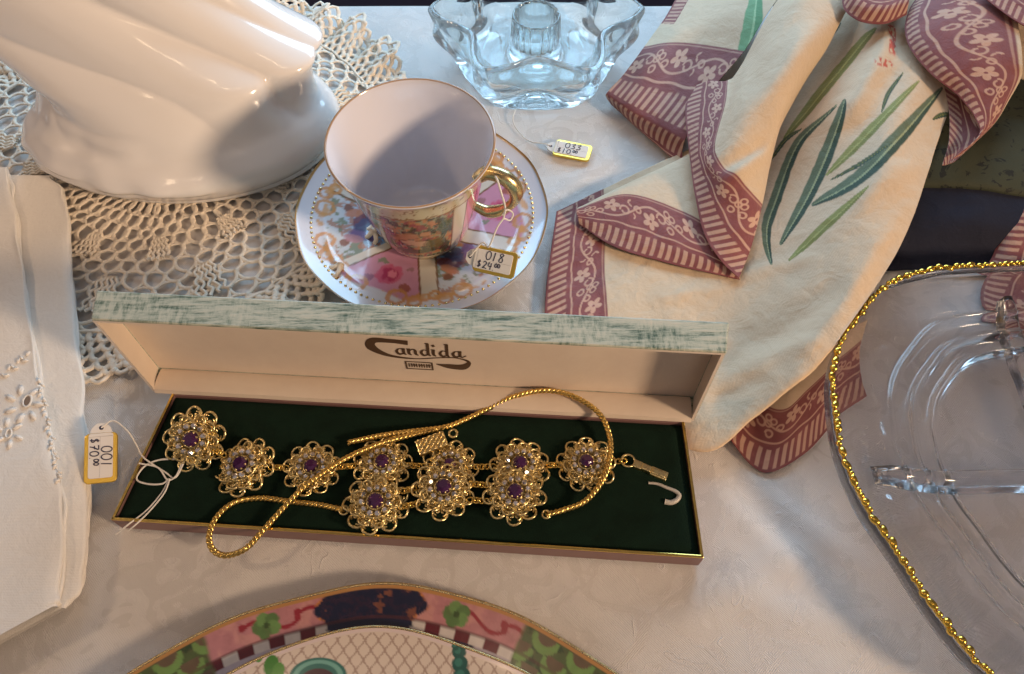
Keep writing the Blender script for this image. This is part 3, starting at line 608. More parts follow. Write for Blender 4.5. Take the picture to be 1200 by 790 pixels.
def letters(x0):
    s = .115; d = .05
    def bowl(x): nib(mb, [(x+.27, .52), (x+.12, .56), (x+.02, .40), (x+.10, .24), (x+.27, .30)], [d, d, s, s, d], n=14)
    def stem(x, top): nib(mb, [(x+.02, top), (x, .5), (x, .3), (x+.08, .22)], [s, s, s, d], n=10); nib(mb, [(x-.08, top-.01), (x+.06, top)], [d, d], n=3)
    x = x0
    bowl(x); stem(x+.28, .58); x += .47
    stem(x, .58); nib(mb, [(x+.03, .45), (x+.14, .57), (x+.24, .50), (x+.24, .30), (x+.33, .22)], [d, d, s, s, d], n=12); x += .43
    bowl(x); stem(x+.28, .95); x += .47
    stem(x, .60); nib(mb, [(x-.02, .80), (x+.08, .86)], [.12, .12], n=3); x += .22
    bowl(x); stem(x+.28, .95); x += .47
    bowl(x); stem(x+.28, .58); nib(mb, [(x+.34, .22), (x+.5, .34)], [d, d], n=4)
rngk[0] = 1; letters(-.85)
rngk[0] = 2
for (x0, x1, y0, y1) in ((-.62, .42, -.22, -.17), (-.62, .42, -.66, -.61), (-.62, -.56, -.61, -.22), (.36, .42, -.61, -.22)):
    mb.add([LG(x0, y0), LG(x1, y0), LG(x1, y1), LG(x0, y1)], [[0, 1, 2, 3]])
for k in range(9):
    x = -.50+.094*k; mb.add([LG(x, -.52), LG(x+.045, -.52), LG(x+.045, -.29), LG(x, -.29)], [[0, 1, 2, 3]])
    if k % 3: mb.add([LG(x+.04, -.42), LG(x+.1, -.42), LG(x+.1, -.36), LG(x+.04, -.36)], [[0, 1, 2, 3]])
mb.build('printed_mark', M['brown_print'], lid, sm=False)

# ------------------------------------------------------------------ medallions, bracelet, necklace
def ring_pts(c, r, z, n=14, a0=0.0, a1=2*PI, rot=0.0): 
    t = np.linspace(a0, a1, n); return np.stack([c[0]+r*np.cos(t+rot), c[1]+r*np.sin(t+rot), np.full(n, z)], -1)
def medallion_mesh(seed):
    r_ = np.random.RandomState(seed); mb = MB(); n = 9; wr = .048
    for lay, (rad, lr, z, off) in enumerate(((.88, .27, .06, 0), (.68, .22, .20, .5))):
        for k in range(n):
            th = (k+off)*2*PI/n+r_.uniform(-.05, .05); c = np.array([math.cos(th), math.sin(th)])*rad*r_.uniform(.97, 1.03); zz = z+r_.uniform(-.03, .05)
            P = ring_pts(c, lr, zz, 15)[:-1]; P[:, 2] += .05*np.sin(np.arange(14)); mb.add(*tube(P, wr, 5, True))
            for s in (1, -1):                                                    # scrolls inside each loop
                t = np.linspace(0, 2.2*PI, 12); q = lr*.52*(1-t/9.0); cc = c-np.array([math.cos(th), math.sin(th)])*lr*.15+s*np.array([-math.sin(th), math.cos(th)])*lr*.42
                P = np.stack([cc[0]+q*np.cos(s*t+th), cc[1]+q*np.sin(s*t+th), np.full(12, zz+.03)+.03*t/6], -1); mb.add(*tube(P, wr*.75, 4))
    for rad, z in ((.30, .30), (.60, .26), (.74, .10)): mb.add(*tube(ring_pts((0, 0), rad, z, 30)[:-1], wr, 5, True))
    for k in range(11):
        th = k*2*PI/11; mb.add(*tube([(math.cos(th)*.24, math.sin(th)*.24, .12), (math.cos(th)*.5, math.sin(th)*.5, .16), (math.cos(th)*.8, math.sin(th)*.8, .05)], wr, 4))
        p = np.array([math.cos(th), math.sin(th)])*.48; mb.add(*tube(ring_pts(p, .105, .35, 9)[:-1], .028, 4, True)); mb.add(iv*.05+[math.cos(th+.28)*.62, math.sin(th+.28)*.62, .33], ifc)
    for k in range(8):
        th = k*2*PI/8; mb.add(iv*[.05, .05, .06]+[math.cos(th)*.26, math.sin(th)*.26, .44], ifc)
    t = np.arange(24)*2*PI/24; mb.add([(.82*math.cos(q), .82*math.sin(q), .0) for q in t], [list(range(24))])
    V, Fc = mb.get(); return data('medallion', V, Fc, M['gold'])
def gem(r, h, n=8, table=.55):
    V = [(r*math.cos(k*2*PI/n), r*math.sin(k*2*PI/n), 0) for k in range(n)]+[(r*.85*math.cos((k+.5)*2*PI/n), r*.85*math.sin((k+.5)*2*PI/n), h*.55) for k in range(n)]+[(r*table*math.cos(k*2*PI/n), r*table*math.sin(k*2*PI/n), h) for k in range(n)]+[(0, 0, -h*.9)]
    Fc = [list(range(2*n, 3*n))]
    for k in range(n):
        k2 = (k+1) % n; Fc += [[k, k2, n+k], [n+k, k2, n+k2], [n+k, n+k2, 2*n+k2], [n+k, 2*n+k2, 2*n+k], [3*n, k2, k]]
    return V, Fc
g_am = data('amethyst', *gem(.29, .20, 10), M['amethyst'], sm=False); g_rs = data('rhinestone', *gem(.112, .10, 8), M['crystal'], sm=False)
med_meshes = [medallion_mesh(s) for s in range(3)]
def medallion(parent, u, v_, z, scale, rx, ry, rz, k):
    p = at(u, v_, z); o = bpy.data.objects.new('medallion', med_meshes[k % 3]); COL.objects.link(o); o.parent = parent
    o.location = Vector(p-WL[parent.name])*CM; o.rotation_euler = (rx, ry, rz); o.scale = (scale,)*3
    g = bpy.data.objects.new('amethyst', g_am); COL.objects.link(g); g.parent = o; g.location = (0, 0, .38*CM); g.rotation_euler = (.05*k, .03, k)
    for q in range(11):
        th = q*2*PI/11; s = bpy.data.objects.new('rhinestone', g_rs); COL.objects.link(s); s.parent = o
        s.location = (.48*math.cos(th)*CM, .48*math.sin(th)*CM, .37*CM); s.rotation_euler = (.25*math.sin(th), -.25*math.cos(th), th*3)
    return p
def link(parent, a, b, name='link'):
    mb = MB(); d = b-a; l = np.linalg.norm(d); d = d/l; n_ = max(2, int(l/.22)+1)
    for k in range(n_):
        c = a+d*l*(k+.5)/n_; upv = np.array([0, 0, 1.0]); s = np.cross(upv, d)
        A_, B_ = (s, upv) if k % 2 else (upv*.5+s*.8, s)
        t = np.arange(12)*2*PI/12; mb.add(*tube([c+d*math.cos(q)*.16+A_*math.sin(q)*.11 for q in t], .04, 5, True))
    mb.add(iv*.12+(a+b)/2, ifc); return mb.build(name, M['gold_bright'], parent)
bz = 1.0
brc = thing('bracelet', at(449, 545, .9), 'filigree gold bracelet of seven amethyst medallions lying along the green velvet', 'bracelet')
B7 = [(229, 515, 1.35, 1.15, .38, -.15, .2), (288, 548, bz+.1, 1.13, -.12, -.2, .5), (366, 550, bz, 1.03, .05, .05, 1), (449, 545, bz, 1.05, 0, .05, 1.5), (527, 549, bz, 1.05, 0, 0, 2), (609, 547, bz, 1.08, .05, 0, 2.4), (687, 545, bz, 1.06, .03, .06, 2.9)]
bp = [medallion(brc, *q, k) for k, q in enumerate(B7)]
for k in range(6):
    d = (bp[k+1]-bp[k]); d = d/np.linalg.norm(d); link(brc, bp[k]+d*1.0+[0, 0, .08], bp[k+1]-d*1.0+[0, 0, .08])
link(brc, at(722, 541, 1.0), at(733, 540, 1.05))
mk('clasp_ring', *tube(np.stack([at(736, 540, 1.05)+[.27*math.cos(q), .27*math.sin(q), .02*math.sin(3*q)] for q in np.arange(20)*2*PI/20]), .05, 6, True), M['gold'], brc)
a_, b_ = at(742, 543, 1.05), at(783, 560, 1.0); d = (b_-a_)/np.linalg.norm(b_-a_); sd = np.cross([0, 0, 1], d); mb = MB(); ln = np.linalg.norm(b_-a_)
for t0, t1, w_, h_ in ((0, .25, .17, .12), (.24, .5, .14, .15), (.5, .97, .19, .10), (.55, .92, .12, .14)):
    mb.add(*boxmesh(a_+d*ln*(t0+t1)/2, d*ln*(t1-t0)/2, sd*w_, np.array([0, 0, h_])))
bevel(mb.build('fold_over_clasp', M['gold'], brc, sm=False), .04)
nk = thing('necklace', at(520, 575, .9), 'gold rope chain necklace with three amethyst medallions laid over the bracelet', 'necklace')
N3 = [(441, 591, 1.22, 1.12, .0, .05, .4), (520, 574, 1.45, 1.10, .05, 0, 1.1), (603, 580, 1.45, 1.08, .05, .03, 1.9)]
np_ = [medallion(nk, *q, k+1) for k, q in enumerate(N3)]
for k in range(2):
    d = np_[k+1]-np_[k]; d = d/np.linalg.norm(d); link(nk, np_[k]+d*1.0+[0, .3, .05], np_[k+1]-d*1.0+[0, .3, .05]); link(nk, np_[k]+d*.98+[0, -.35, .02], np_[k+1]-d*.98+[0, -.35, .02])
def rope(parent, ctrl, name='rope_chain', r=.066, hr=.052, pitch=.56):
    P = crom(np.array(ctrl), 900); seg = np.linalg.norm(np.diff(P, axis=0), axis=1); s = np.r_[0, np.cumsum(seg)]
    ns = int(s[-1]/.045); si = np.linspace(0, s[-1], ns); P = np.stack([np.interp(si, s, P[:, k]) for k in range(3)], -1); T, B_, N_ = frames(P)
    mb = MB()
    for k in range(3):
        ph = si*2*PI/pitch+k*2*PI/3; mb.add(*tube(P+hr*1.25*np.cos(ph)[:, None]*B_+hr*.9*np.sin(ph)[:, None]*N_, r, 6))
    return mb.build(name, M['gold_chain'], parent)
rope(nk, [at(*q) for q in [(403, 598, 1.15), (375, 592, 1.05), (340, 588, 1.02), (305, 584, 1.02), (275, 589, 1.02), (254, 606, 1.05), (245, 628, 1.12), (250, 645, 1.0), (266, 651, .9), (288, 643, 1.1), (308, 622, 1.2), (328, 600, 1.28), (352, 575, 1.5), (376, 556, 1.6), (404, 538, 1.5), (432, 525, 1.45), (462, 515, 1.45), (490, 508, 1.25), (516, 502, 1.15)]])
rope(nk, [at(*q) for q in [(640, 603, 1.2), (660, 598, 1.1), (685, 588, 1.3), (704, 566, 1.5), (714, 540, 1.5), (715, 515, 1.4), (706, 490, 1.5), (688, 473, 1.55), (662, 461, 1.5), (634, 458, 1.45), (602, 465, 1.3), (570, 480, 1.15), (545, 492, 1.05), (520, 501, 1.1), (480, 506, 1.2), (445, 511, 1.25), (408, 519, 1.2)]])
# box clasp: pierced block
c = at(506, 520, 1.45); ax = (at(528, 512, 1.4)-at(486, 528, 1.4)); ax /= np.linalg.norm(ax); ay = np.cross([0, 0, 1], ax); az = np.array([0, 0, 1.0])
bevel(mk('box_clasp', *boxmesh(c, ax*.62, ay*.34, az*.10), M['gold'], nk, sm=False), .04)
mb = MB()
for i in range(5):
    for j in range(3): mb.add(*tube([c+ax*(-.48+.24*i+.10*math.cos(q))+ay*(-.22+.22*j+.10*math.sin(q))+az*.12 for q in np.arange(10)*2*PI/10], .03, 4, True))
mb.build('pierced_ornament', M['gold'], nk)
mk('clasp_loop', *tube(np.stack([at(531, 508, 1.4)+[.17*math.cos(q), .17*math.sin(q), 0] for q in np.arange(16)*2*PI/16]), .05, 6, True), M['gold'], nk)
mk('end_ring', *tube(np.stack([at(640, 603, 1.2)+[.16*math.cos(q), .16*math.sin(q), 0] for q in np.arange(16)*2*PI/16]), .045, 6, True), M['gold'], nk)
mk('end_ring', *tube(np.stack([at(403, 598, 1.15)+[.18*math.cos(q), .18*math.sin(q), 0] for q in np.arange(16)*2*PI/16]), .045, 6, True), M['gold'], nk)
wh = crom(np.array([at(*q) for q in [(760, 566, .95), (770, 567, .97), (780, 571, .98), (790, 575, .98), (796, 580, .97), (793, 586, .95), (786, 589, .94), (779, 588, .93)]]), 40)
wo = mk('white_hook', *tube(wh, np.linspace(.05, .12, 40), 8), M['hook'], org=wh[20]); tag(wo, 'small white bent hook lying on the velvet below the bracelet clasp', 'hook')

# ------------------------------------------------------------------ glass star candle holder
GC = np.array([1.4, 38.6, 0.03])
na = 288; a = np.arange(na)*2*PI/na
def star(R1, R2, p=1.0):
    q = 0.55*(0.5+0.5*np.cos(6*a))+0.45*np.abs(((a*6/(2*PI)) % 1.0)-0.5)*2   # 1 at points, 0 at valleys
    return R2+(R1-R2)*q**p
outer = [(0.02, 3.6, 3.6, .0), (.3, 4.6, 4.45, .02), (.5, 4.85, 4.5, .15), (.8, 5.0, 4.45, .5), (1.4, 5.3, 4.3, 1.0), (1.9, 6.0, 4.35, 1.5), (2.1, 6.15, 4.4, 1.9), (2.25, 6.05, 4.4, 2.2), (2.5, 5.95, 4.38, 2.6), (2.75, 6.1, 4.42, 3.0), (3.2, 6.25, 4.5, 3.4), (3.42, 6.22, 4.48, 3.62), (3.4, 6.0, 4.3, 3.72), (3.0, 5.75, 4.05, 3.6), (2.6, 5.5, 3.85, 3.0), (2.2, 5.3, 3.75, 2.2), (1.9, 4.9, 3.7, 1.4), (1.6, 4.3, 3.5, .9), (1.5, 3.4, 3.2, .62)]
rings_ = []
for z, R1, R2, zz in [(0, *o[1:3], o[3]) for o in outer]: r = star(R1, R2, 1.25); rings_.append(np.stack([r*np.cos(a), r*np.sin(a), np.full(na, zz)], -1))
soc = [(2.2, .55), (1.75, .62), (1.6, .9), (1.5, 1.8), (1.42, 3.1), (1.36, 3.25), (1.24, 3.2), (1.18, 3.0), (1.12, 1.2), (.9, .95), (.02, .92)]
for r, zz in soc:
    rib = 1+(.025*np.cos(a*18) if r < 1.25 and r > .95 else 0*a); rings_.append(np.stack([r*rib*np.cos(a), r*rib*np.sin(a), np.full(na, zz)], -1))
bot = np.stack([.02*np.cos(a), .02*np.sin(a), np.full(na, .08)], -1); rings_ = [bot]+rings_
V = np.array(rings_); k_ = V.shape[0]
V = crom(V, 110) if False else V
holder = mk('candle_holder', V.reshape(-1, 3)+GC, gridf(k_, na, False, True), M['glass_blue'], org=GC); fixn(holder)
sb = holder.modifiers.new('sub', 'SUBSURF'); sb.levels = 1; sb.render_levels = 1
tag(holder, 'clear pressed glass star shaped candle holder on the bright cloth behind the teacup', 'candle holder')

# ------------------------------------------------------------------ divided glass dish with gold beaded rim
PC = np.array([25.0, 11.5, 0.03])
Q = np.array([(26.2, 21.45), (23.92, 21.4), (21.08, 21.25), (19.22, 21.0), (17.24, 20.27), (15.72, 18.85), (14.39, 17.28), (13.6, 15.57), (13.25, 13.56), (13.18, 12.05), (13.51, 9.92), (14.3, 7.94), (15.2, 5.67), (16.3, 3.9), (18.2, 2.4), (20.6, 1.75)])
Qr = np.array([2*PC[0], 2*PC[1]])-Q; out_c = np.concatenate([Q, Qr]); OUT = crom(out_c, 480, True)
nrho = 240; rho = np.linspace(0, 1, nrho); na = len(OUT)
XY = PC[:2]+rho[:, None, None]*(OUT-PC[:2])
def step(c, w_, x): return smooth(c-w_, c+w_, x)
rq = rho[:, None]+0*OUT[None, :, 0]
hz = .55+.20*step(.60, .006, rq)+.20*step(.675, .006, rq)+.20*step(.76, .006, rq)+1.05*smooth(.70, 1.0, rq)
for c_ in (.60, .675, .76): hz = hz+.30*np.exp(-((rq-c_-.015)/.013)**2)
low = .02+.72*smooth(.70, 1.0, rq)**1.3*1.55-.0; low = np.minimum(low, hz-.22)
low = np.where(rq < .66, .12-.10*step(.60, .03, rq), low)
V = np.concatenate([np.concatenate([XY, hz[..., None]], -1).reshape(-1, 3), np.concatenate([XY, low[..., None]], -1).reshape(-1, 3)])
Fa = gridf(nrho, na, False, True); Fb = Fa[:, ::-1]+nrho*na
lastr = (nrho-1)*na; Fs = np.array([[lastr+i, nrho*na+lastr+i, nrho*na+lastr+(i+1) % na, lastr+(i+1) % na] for i in range(na)])
gd = thing('divided_dish', PC, 'clear glass divided serving dish with gold beaded rim next to the printed towel', 'dish')
fixn(mk('dish', V+[0, 0, PC[2]], np.concatenate([Fa[:, ::-1], Fb[:, ::-1], Fs]), M['glass_clear'], gd))
def divider(p, q):
    d = (q-p)/np.linalg.norm(q-p); sd = np.cross([0, 0, 1], d); rows = []
    for t in np.linspace(0, 1, 60):
        c = p+(q-p)*t; c = c+np.array([0, 0, .62*smooth(.58, .86, np.hypot(*(c-PC)[:2])/11.6)]); e = .25*(smooth(0, .06, t)*(1-smooth(.94, 1, t)))+.75
        rows.append([c+sd*x*e+[0, 0, z*e+.02*math.sin(t*30)] for x, z in ((-.52, 0), (-.42, .12), (-.30, .42), (-.24, .60), (-.12, .68), (.12, .68), (.24, .60), (.30, .42), (.42, .12), (.52, 0))])
    V = np.array(rows); n_ = len(rows); Fc = gridf(n_, 10, False, True).tolist()+[list(range(10)), [(n_-1)*10+k for k in range(10)][::-1]]
    return fixn(mk('divider', V.reshape(-1, 3), Fc, M['glass_clear'], gd))
divider(np.array([14.3, 11.2, .66]), np.array([35.7, 11.7, .66])); divider(np.array([22.7, 11.95, .66]), np.array([22.9, 20.0, .66]))
seg = np.linalg.norm(np.roll(OUT, -1, 0)-OUT, axis=1); s = np.r_[0, np.cumsum(seg)]; OC = np.r_[OUT, OUT[:1]]
nb = 200
bm_ = bmesh.new(); bmesh.ops.create_icosphere(bm_, subdivisions=2, radius=1.0); bvv = np.array([q.co[:] for q in bm_.verts]); bff = [[q.index for q in f.verts] for f in bm_.faces]; bm_.free()
beads = [data('bead', bvv*[.19, .165, .15], bff, M['bead_gold']), data('bead', bvv*[.13, .12, .13], bff, M['bead_gold']), data('bead', bvv*[.27, .15, .14], bff, M['bead_gold'])]
pos = 0.0; kk = 0
while pos < s[-1]-.2:
    k = int(rng.choice([0, 1, 2], p=[.34, .40, .26])); ln = (.36, .25, .50)[k]; q = pos+ln/2; pos += ln
    p = np.array([np.interp(q, s, OC[:, 0]), np.interp(q, s, OC[:, 1])])+rng.uniform(-.05, .05, 2); p2 = np.array([np.interp(q+.1, s, OC[:, 0]), np.interp(q+.1, s, OC[:, 1])])
    u_, v__ = proj(np.array([p[0], p[1], 2.2]))
    if u_ > 1260 or v__ > 850: continue                  # the rim goes on outside the picture as a plain gilt band below
    o = bpy.data.objects.new('bead', beads[k]); COL.objects.link(o); o.parent = gd; o.location = Vector(np.array([p[0], p[1], 2.22+rng.uniform(-.06, .06)])-PC)*CM
    o.rotation_euler = (rng.uniform(-.3, .3), rng.uniform(-.3, .3), math.atan2(p2[1]-p[1], p2[0]-p[0])); kk += 1
mk('gilt_rim', *tube(np.c_[OUT[::2], np.full(len(OUT[::2]), 2.12)], .07, 6, True), M['gold_bright'], gd)

# ------------------------------------------------------------------ stacked plates
PL = np.array([-5.0, -6.75, 0.0]); R1 = 13.5
def plate(name, C, prof, Rr, wob, colf, nr, na, a0, a1, label, parent=None):
    pr = crom(prof, nr)
    a = np.linspace(a0, a1, na) if a1-a0 < 2*PI-.01 else np.arange(na)*2*PI/na
    full = a1-a0 > 2*PI-.01
    RR = pr[:, 0][:, None]*(1+wob(a)[None]*smooth(.6, 1.0, pr[:, 0]/Rr)[:, None]); Xp, Yp = RR*np.cos(a), RR*np.sin(a); Zp = np.repeat(pr[:, 1][:, None], na, 1)
    Cc = colf(np.repeat((pr[:, 0]/Rr)[:, None], na, 1), np.repeat(a[None], nr, 0), Xp, Yp)
    V = np.stack([Xp, Yp, Zp], -1).reshape(-1, 3)+C; Vb = np.stack([Xp, Yp, np.maximum(Zp-.28, 0.02)], -1).reshape(-1, 3)+C
    Vb[:, 2] = np.where(np.arange(len(Vb))//na >= nr-1, V[:, 2]-.18, Vb[:, 2])
    Fa = gridf(nr, na, False, full); lr = (nr-1)*na; rim = np.array([[lr+i, lr+(i+1) % na, nr*na+lr+(i+1) % na, nr*na+lr+i] for i in range(na if full else na-1)])
    T = thing(name, C, label, 'plate')
    mk('glazed_body', np.concatenate([V, Vb]), np.concatenate([Fa, Fa[:, ::-1]+nr*na, rim]), M['painted'], T, col=np.concatenate([Cc.reshape(-1, 3), np.tile(lin(205, 195, 185), (len(Vb), 1))]))
    r = pr[-1, 0]*(1+wob(a)); mk('gilt_line', *tube(np.stack([r*np.cos(a), r*np.sin(a), np.full(na, pr[-1, 1]-.05)], -1)+C, .075, 6, full), M['gold_gilt'], T)
    return T
def col_big(rn, a, X_, Y_):
    Cc = np.ones(rn.shape+(3,))*lin(175, 165, 175); d = np.degrees(a)-90; arc = d*np.pi/180*R1         # cm along the rim, 0 at top
    rc = rn*R1; n_ = fbm(X_*1.1+60, Y_*1.1+60, 4); nf = fbm(X_*3+10, Y_*3+20, 3)
    band = smooth(12.30, 12.34, rc); over(Cc, band, lin(182, 124, 128)*1.0)
    over(Cc, band*smooth(.5, .6, n_)*.5, lin(205, 150, 140))
    # chequer line inside the pink band
    ck = smooth(11.98, 12.01, rc)*(1-smooth(12.32, 12.35, rc)); alt = ((arc/.62) % 2 < 1).astype(float); over(Cc, ck, lin(205, 196, 190)); over(Cc, ck*alt, lin(96, 26, 34))
    # red scrolls
    for s0 in (-3.9, -5.9, 2.1, 4.2, 8, -9):
        ph = (arc-s0); yy = 12.85+.24*np.sin(ph*2.6); m_ = (np.abs(ph) < 1.1)
        over(Cc, (1-smooth(.05, .10, np.abs(rc-yy)))*m_, lin(145, 40, 52))
        for e in (-1.05, 1.05): over(Cc, 1-smooth(.11, .16, np.hypot(ph-e, rc-12.85-.24*math.sin(e*2.6)-.08)), lin(145, 40, 52))
    for g0 in (-3.0, 4.15+.2, 9.5):                                                                   # green flowers
        for q in range(5):
            t = q*2*PI/5; over(Cc, 1-smooth(.22, .27, np.hypot(arc-g0-.30*math.cos(t), rc-12.85-.24*math.sin(t))+.1*(nf-.5)), lin(98, 132, 74)*(0.8+.4*(q % 2)))
        over(Cc, 1-smooth(.10, .14, np.hypot(arc-g0, rc-12.85)), lin(60, 80, 40))
    # navy cartouche at the top
    cart = (np.abs(arc-.35)-1.95-.25*np.sin(rc*5)); cm = (1-smooth(-.05, .05, cart))*smooth(12.0-.22*np.cos((arc-.35)*1.1), 12.06-.22*np.cos((arc-.35)*1.1), rc)
    over(Cc, cm, lin(22, 24, 52)); over(Cc, cm*smooth(.60, .66, nf)*.6, lin(150, 90, 60)); over(Cc, (1-smooth(.05, .1, np.abs(cart)))*smooth(.45, .55, nf)*band, lin(190, 120, 70))
    sh = (1-smooth(-.03, .05, np.abs(arc+2.9)-1.1))*(1-smooth(11.98, 12.0, rc))*smooth(.4, .43, n_+.12); over(Cc, sh, lin(22, 24, 56))
    # green leafy panel to the left, one to the right
    for lo, hi in ((-30, -5.6), (6.6, 30)):
        pm = smooth(lo-.1, lo+.1, arc)*(1-smooth(hi-.1, hi+.1, arc)); over(Cc, pm*smooth(10.6, 10.7, rc), lin(78, 92, 52)); over(Cc, pm*smooth(10.6, 10.7, rc)*smooth(.5, .56, nf), lin(52, 70, 38))
        for row, r0 in enumerate((12.9, 12.3, 11.7)):
            ph = ((arc+row*.65) % 1.45)-.72; q = np.hypot(ph, (rc-r0-.25)*1.15); over(Cc, pm*(1-smooth(.5, .56, q))*(rc < r0+.4), lin(112, 146, 78)); over(Cc, pm*(1-smooth(.34, .4, np.hypot(ph, (rc-r0-.42)*1.1)))*(rc < r0+.5), lin(100, 84, 62))
    over(Cc, (1-smooth(.03, .07, np.abs(rc-12.36)))*.6, lin(80, 40, 40)); over(Cc, band*(1-smooth(.035, .06, np.abs(nf-.5)))*.09, lin(120, 60, 60))
    Cc *= (0.86+0.28*fbm(X_*4+70, Y_*4+30, 3))[..., None]
    over(Cc, smooth(13.3, 13.36, rc), lin(178, 130, 75)); return Cc
wobA = lambda a: .006*np.cos(a*8+.4)+.003*np.cos(a*16)
plate('dinner_plate', PL, np.array([1.028, 1])*np.array([(.01, .3), (6, .3), (9.4, .32), (10.4, .40), (11.5, .46), (12.6, .52), (R1, .58)]), R1*1.028, wobA, col_big, 110, 1100, 0, 2*PI, 'large plate with navy, pink and green painted border and gilt edge')
def col_small(rn, a, X_, Y_):
    Cc = np.ones(rn.shape+(3,))*lin(214, 196, 178); nf = fbm(X_*2+10, Y_*2+20, 3)
    # fish-net cells
    wn, hn = .25, .66; d = np.full(X_.shape, 9.0); kx = np.round(X_/wn)
    tri = (np.abs(((Y_/hn) % 1.0)-.5)*4-1); tri = np.sign(tri)*np.abs(tri)**.7
    for dk in (-1, 0, 1):
        k = kx+dk; cx = k*wn+np.where(k % 2 == 0, 1, -1)*wn*.47*tri; d = np.minimum(d, np.abs(X_-cx))
    d = d/.5
    over(Cc, (1-smooth(.045, .10, d))*(rn < .982)*.6, lin(128, 92, 78)); over(Cc, smooth(.982, .988, rn), lin(216, 196, 190))
    for u, v_, r, cl in ((318, 780, .38, (70, 125, 50)), (326, 786, .3, (86, 140, 60)), (304, 770, .2, (86, 140, 60))):
        p = at(u, v_, .85)-PS; over(Cc, 1-smooth(r*.85, r, np.hypot((X_-p[0])*1.3, Y_-p[1])), lin(*cl))
    p = at(372, 793, .85)-PS; q = np.hypot((X_-p[0])*.62, Y_-p[1]); over(Cc, 1-smooth(.62, .66, q), lin(45, 105, 95)); over(Cc, 1-smooth(.36, .40, np.hypot((X_-p[0])*.62, Y_-p[1]+.1)), lin(70, 40, 45)); over(Cc, (1-smooth(.04, .08, np.abs(q-.5))), lin(110, 165, 150))
    for u, v_, r in ((538, 764, .26), (539, 778, .30), (541, 792, .32), (534, 758, .14), (543, 758, .14)):
        p = at(u, v_, .85)-PS; q = np.hypot((X_-p[0])*.95, Y_-p[1]); over(Cc, 1-smooth(r*.85, r, q), lin(28, 82, 72)); over(Cc, 1-smooth(r*.4, r*.55, np.hypot(X_-p[0]+.05, Y_-p[1]-.05)), lin(52, 115, 100))
    return Cc
PS = np.array([-4.75, -5.75, 0.34]); R2 = 11.2
wobB = lambda a: .012*np.cos(a*6+2.6)+.004*np.cos(a*12)
plate('painted_plate', PS, [(.01, .1), (5, .1), (7, .18), (9.2, .36), (10.6, .5), (R2, .55)], R2, wobB, col_small, 200, 1300, 0, 2*PI, 'wavy edged plate with fish net pattern stacked on the navy bordered plate')

# ------------------------------------------------------------------ printed linen towel
RED = lin(126, 64, 64); CRM = lin(208, 184, 154); PRN = lin(200, 160, 138)
def ovr(Cc, mk_, colr): return Cc*(1-mk_[..., None])+mk_[..., None]*np.asarray(colr)
def border(e, al, field=None, ph=0.0):
    """printed border: e = cm from the hem, al = cm along it"""
    C = np.ones(e.shape+(3,))*CRM if field is None else field
    n_ = vnoise(al*3+9, e*3+4); inb = 1-smooth(2.98, 3.04, e); C = ovr(C, inb, RED*1.0)
    C = ovr(C, inb*.45*smooth(.35, .9, fbm(al*1.3+9, e*2.1+4, 4)), lin(158, 96, 92)); C = ovr(C, inb*.35*smooth(.55, .9, fbm(al*.7+60, e*1.0+40, 4)), lin(84, 36, 44))
    q = ((al+ph) % .40)/.40-.5; w_ = .30+.05*np.sin(al*7); ed = smooth(.10, .16, e)*(1-smooth(.98, 1.06+.05*np.sin(al*5), e))
    C = ovr(C, (1-smooth(w_-.10, w_, np.abs(q)))*ed*.92, PRN*.95)
    C = ovr(C, (1-smooth(.03, .06, np.abs(e-1.28-.03*np.sin(al*4))))*.85, PRN); C = ovr(C, (1-smooth(.02, .05, np.abs(e-2.9)))*.55, PRN)
    per = 4.2; a2 = (al+ph) % per; vine = 2.1+.42*np.sin(a2*2*PI/per)
    C = ovr(C, (1-smooth(.035, .07, np.abs(e-vine)))*inb*.85, PRN)
    for fa_, fe, sg in ((per*.22, 1.85, 1), (per*.75, 2.35, -1)):
        dx = a2-fa_; dy = e-fe; r = np.hypot(dx, dy); th = np.arctan2(dy, dx); pet = .44*(.45+.55*np.abs(np.cos(2.5*th+.3)))
        C = ovr(C, (1-smooth(-.03, .03, r-pet))*.95, PRN); C = ovr(C, (1-smooth(.05, .08, r)), RED)
        for ox, oy, rr in ((.62, .30*sg, .24), (-.62, .34*sg, .22), (1.05, -.12*sg, .18)):
            q2 = np.hypot(dx-ox, dy-oy); t2 = np.arctan2(dy-oy, dx-ox); C = ovr(C, (1-smooth(.035, .065, np.abs(q2-rr*(.75+.25*np.sin(t2*.5+ox)))))*inb*.85, PRN)
        for k in range(3):
            q2 = np.hypot((dx+1.15-.0)-.17*math.cos(k*2.1), dy-.17*math.sin(k*2.1)); C = ovr(C, (1-smooth(.03, .055, np.abs(q2-.14)))*inb*.85, PRN)
    return C
def leafpaint(C, px, py, pts, wd, dark, lite):
    P = crom(np.array(pts, float), 160); wv = wd*np.sin(np.linspace(.08, PI-.05, 160))**.6/2; best = np.full(px.shape, 9.0); side = np.zeros(px.shape)
    for k in range(160):
        d = np.hypot(px-P[k, 0], py-P[k, 1])/wv[k]; T = P[min(k+1, 159)]-P[max(k-1, 0)]; T /= np.hypot(*T); sd = ((px-P[k, 0])*-T[1]+(py-P[k, 1])*T[0])/wv[k]
        side = np.where(d < best, sd, side); best = np.minimum(best, d)
    n_ = fbm(px*.15+5, py*.15+5, 3); msk = 1-smooth(.92, 1.12, best+.25*(n_-.5))
    cl = np.where((side > 0)[..., None], np.asarray(dark), np.asarray(dark)*.72+np.asarray(lite)*.28); cl = np.where((np.abs(side-.1) < .13)[..., None], np.asarray(lite), cl)
    return C*(1-msk[..., None])+msk[..., None]*cl
tw = thing('linen_towel', at(900, 330, 0), 'cream linen towel printed with green leaves and dusky red floral border, loosely draped', 'towel')
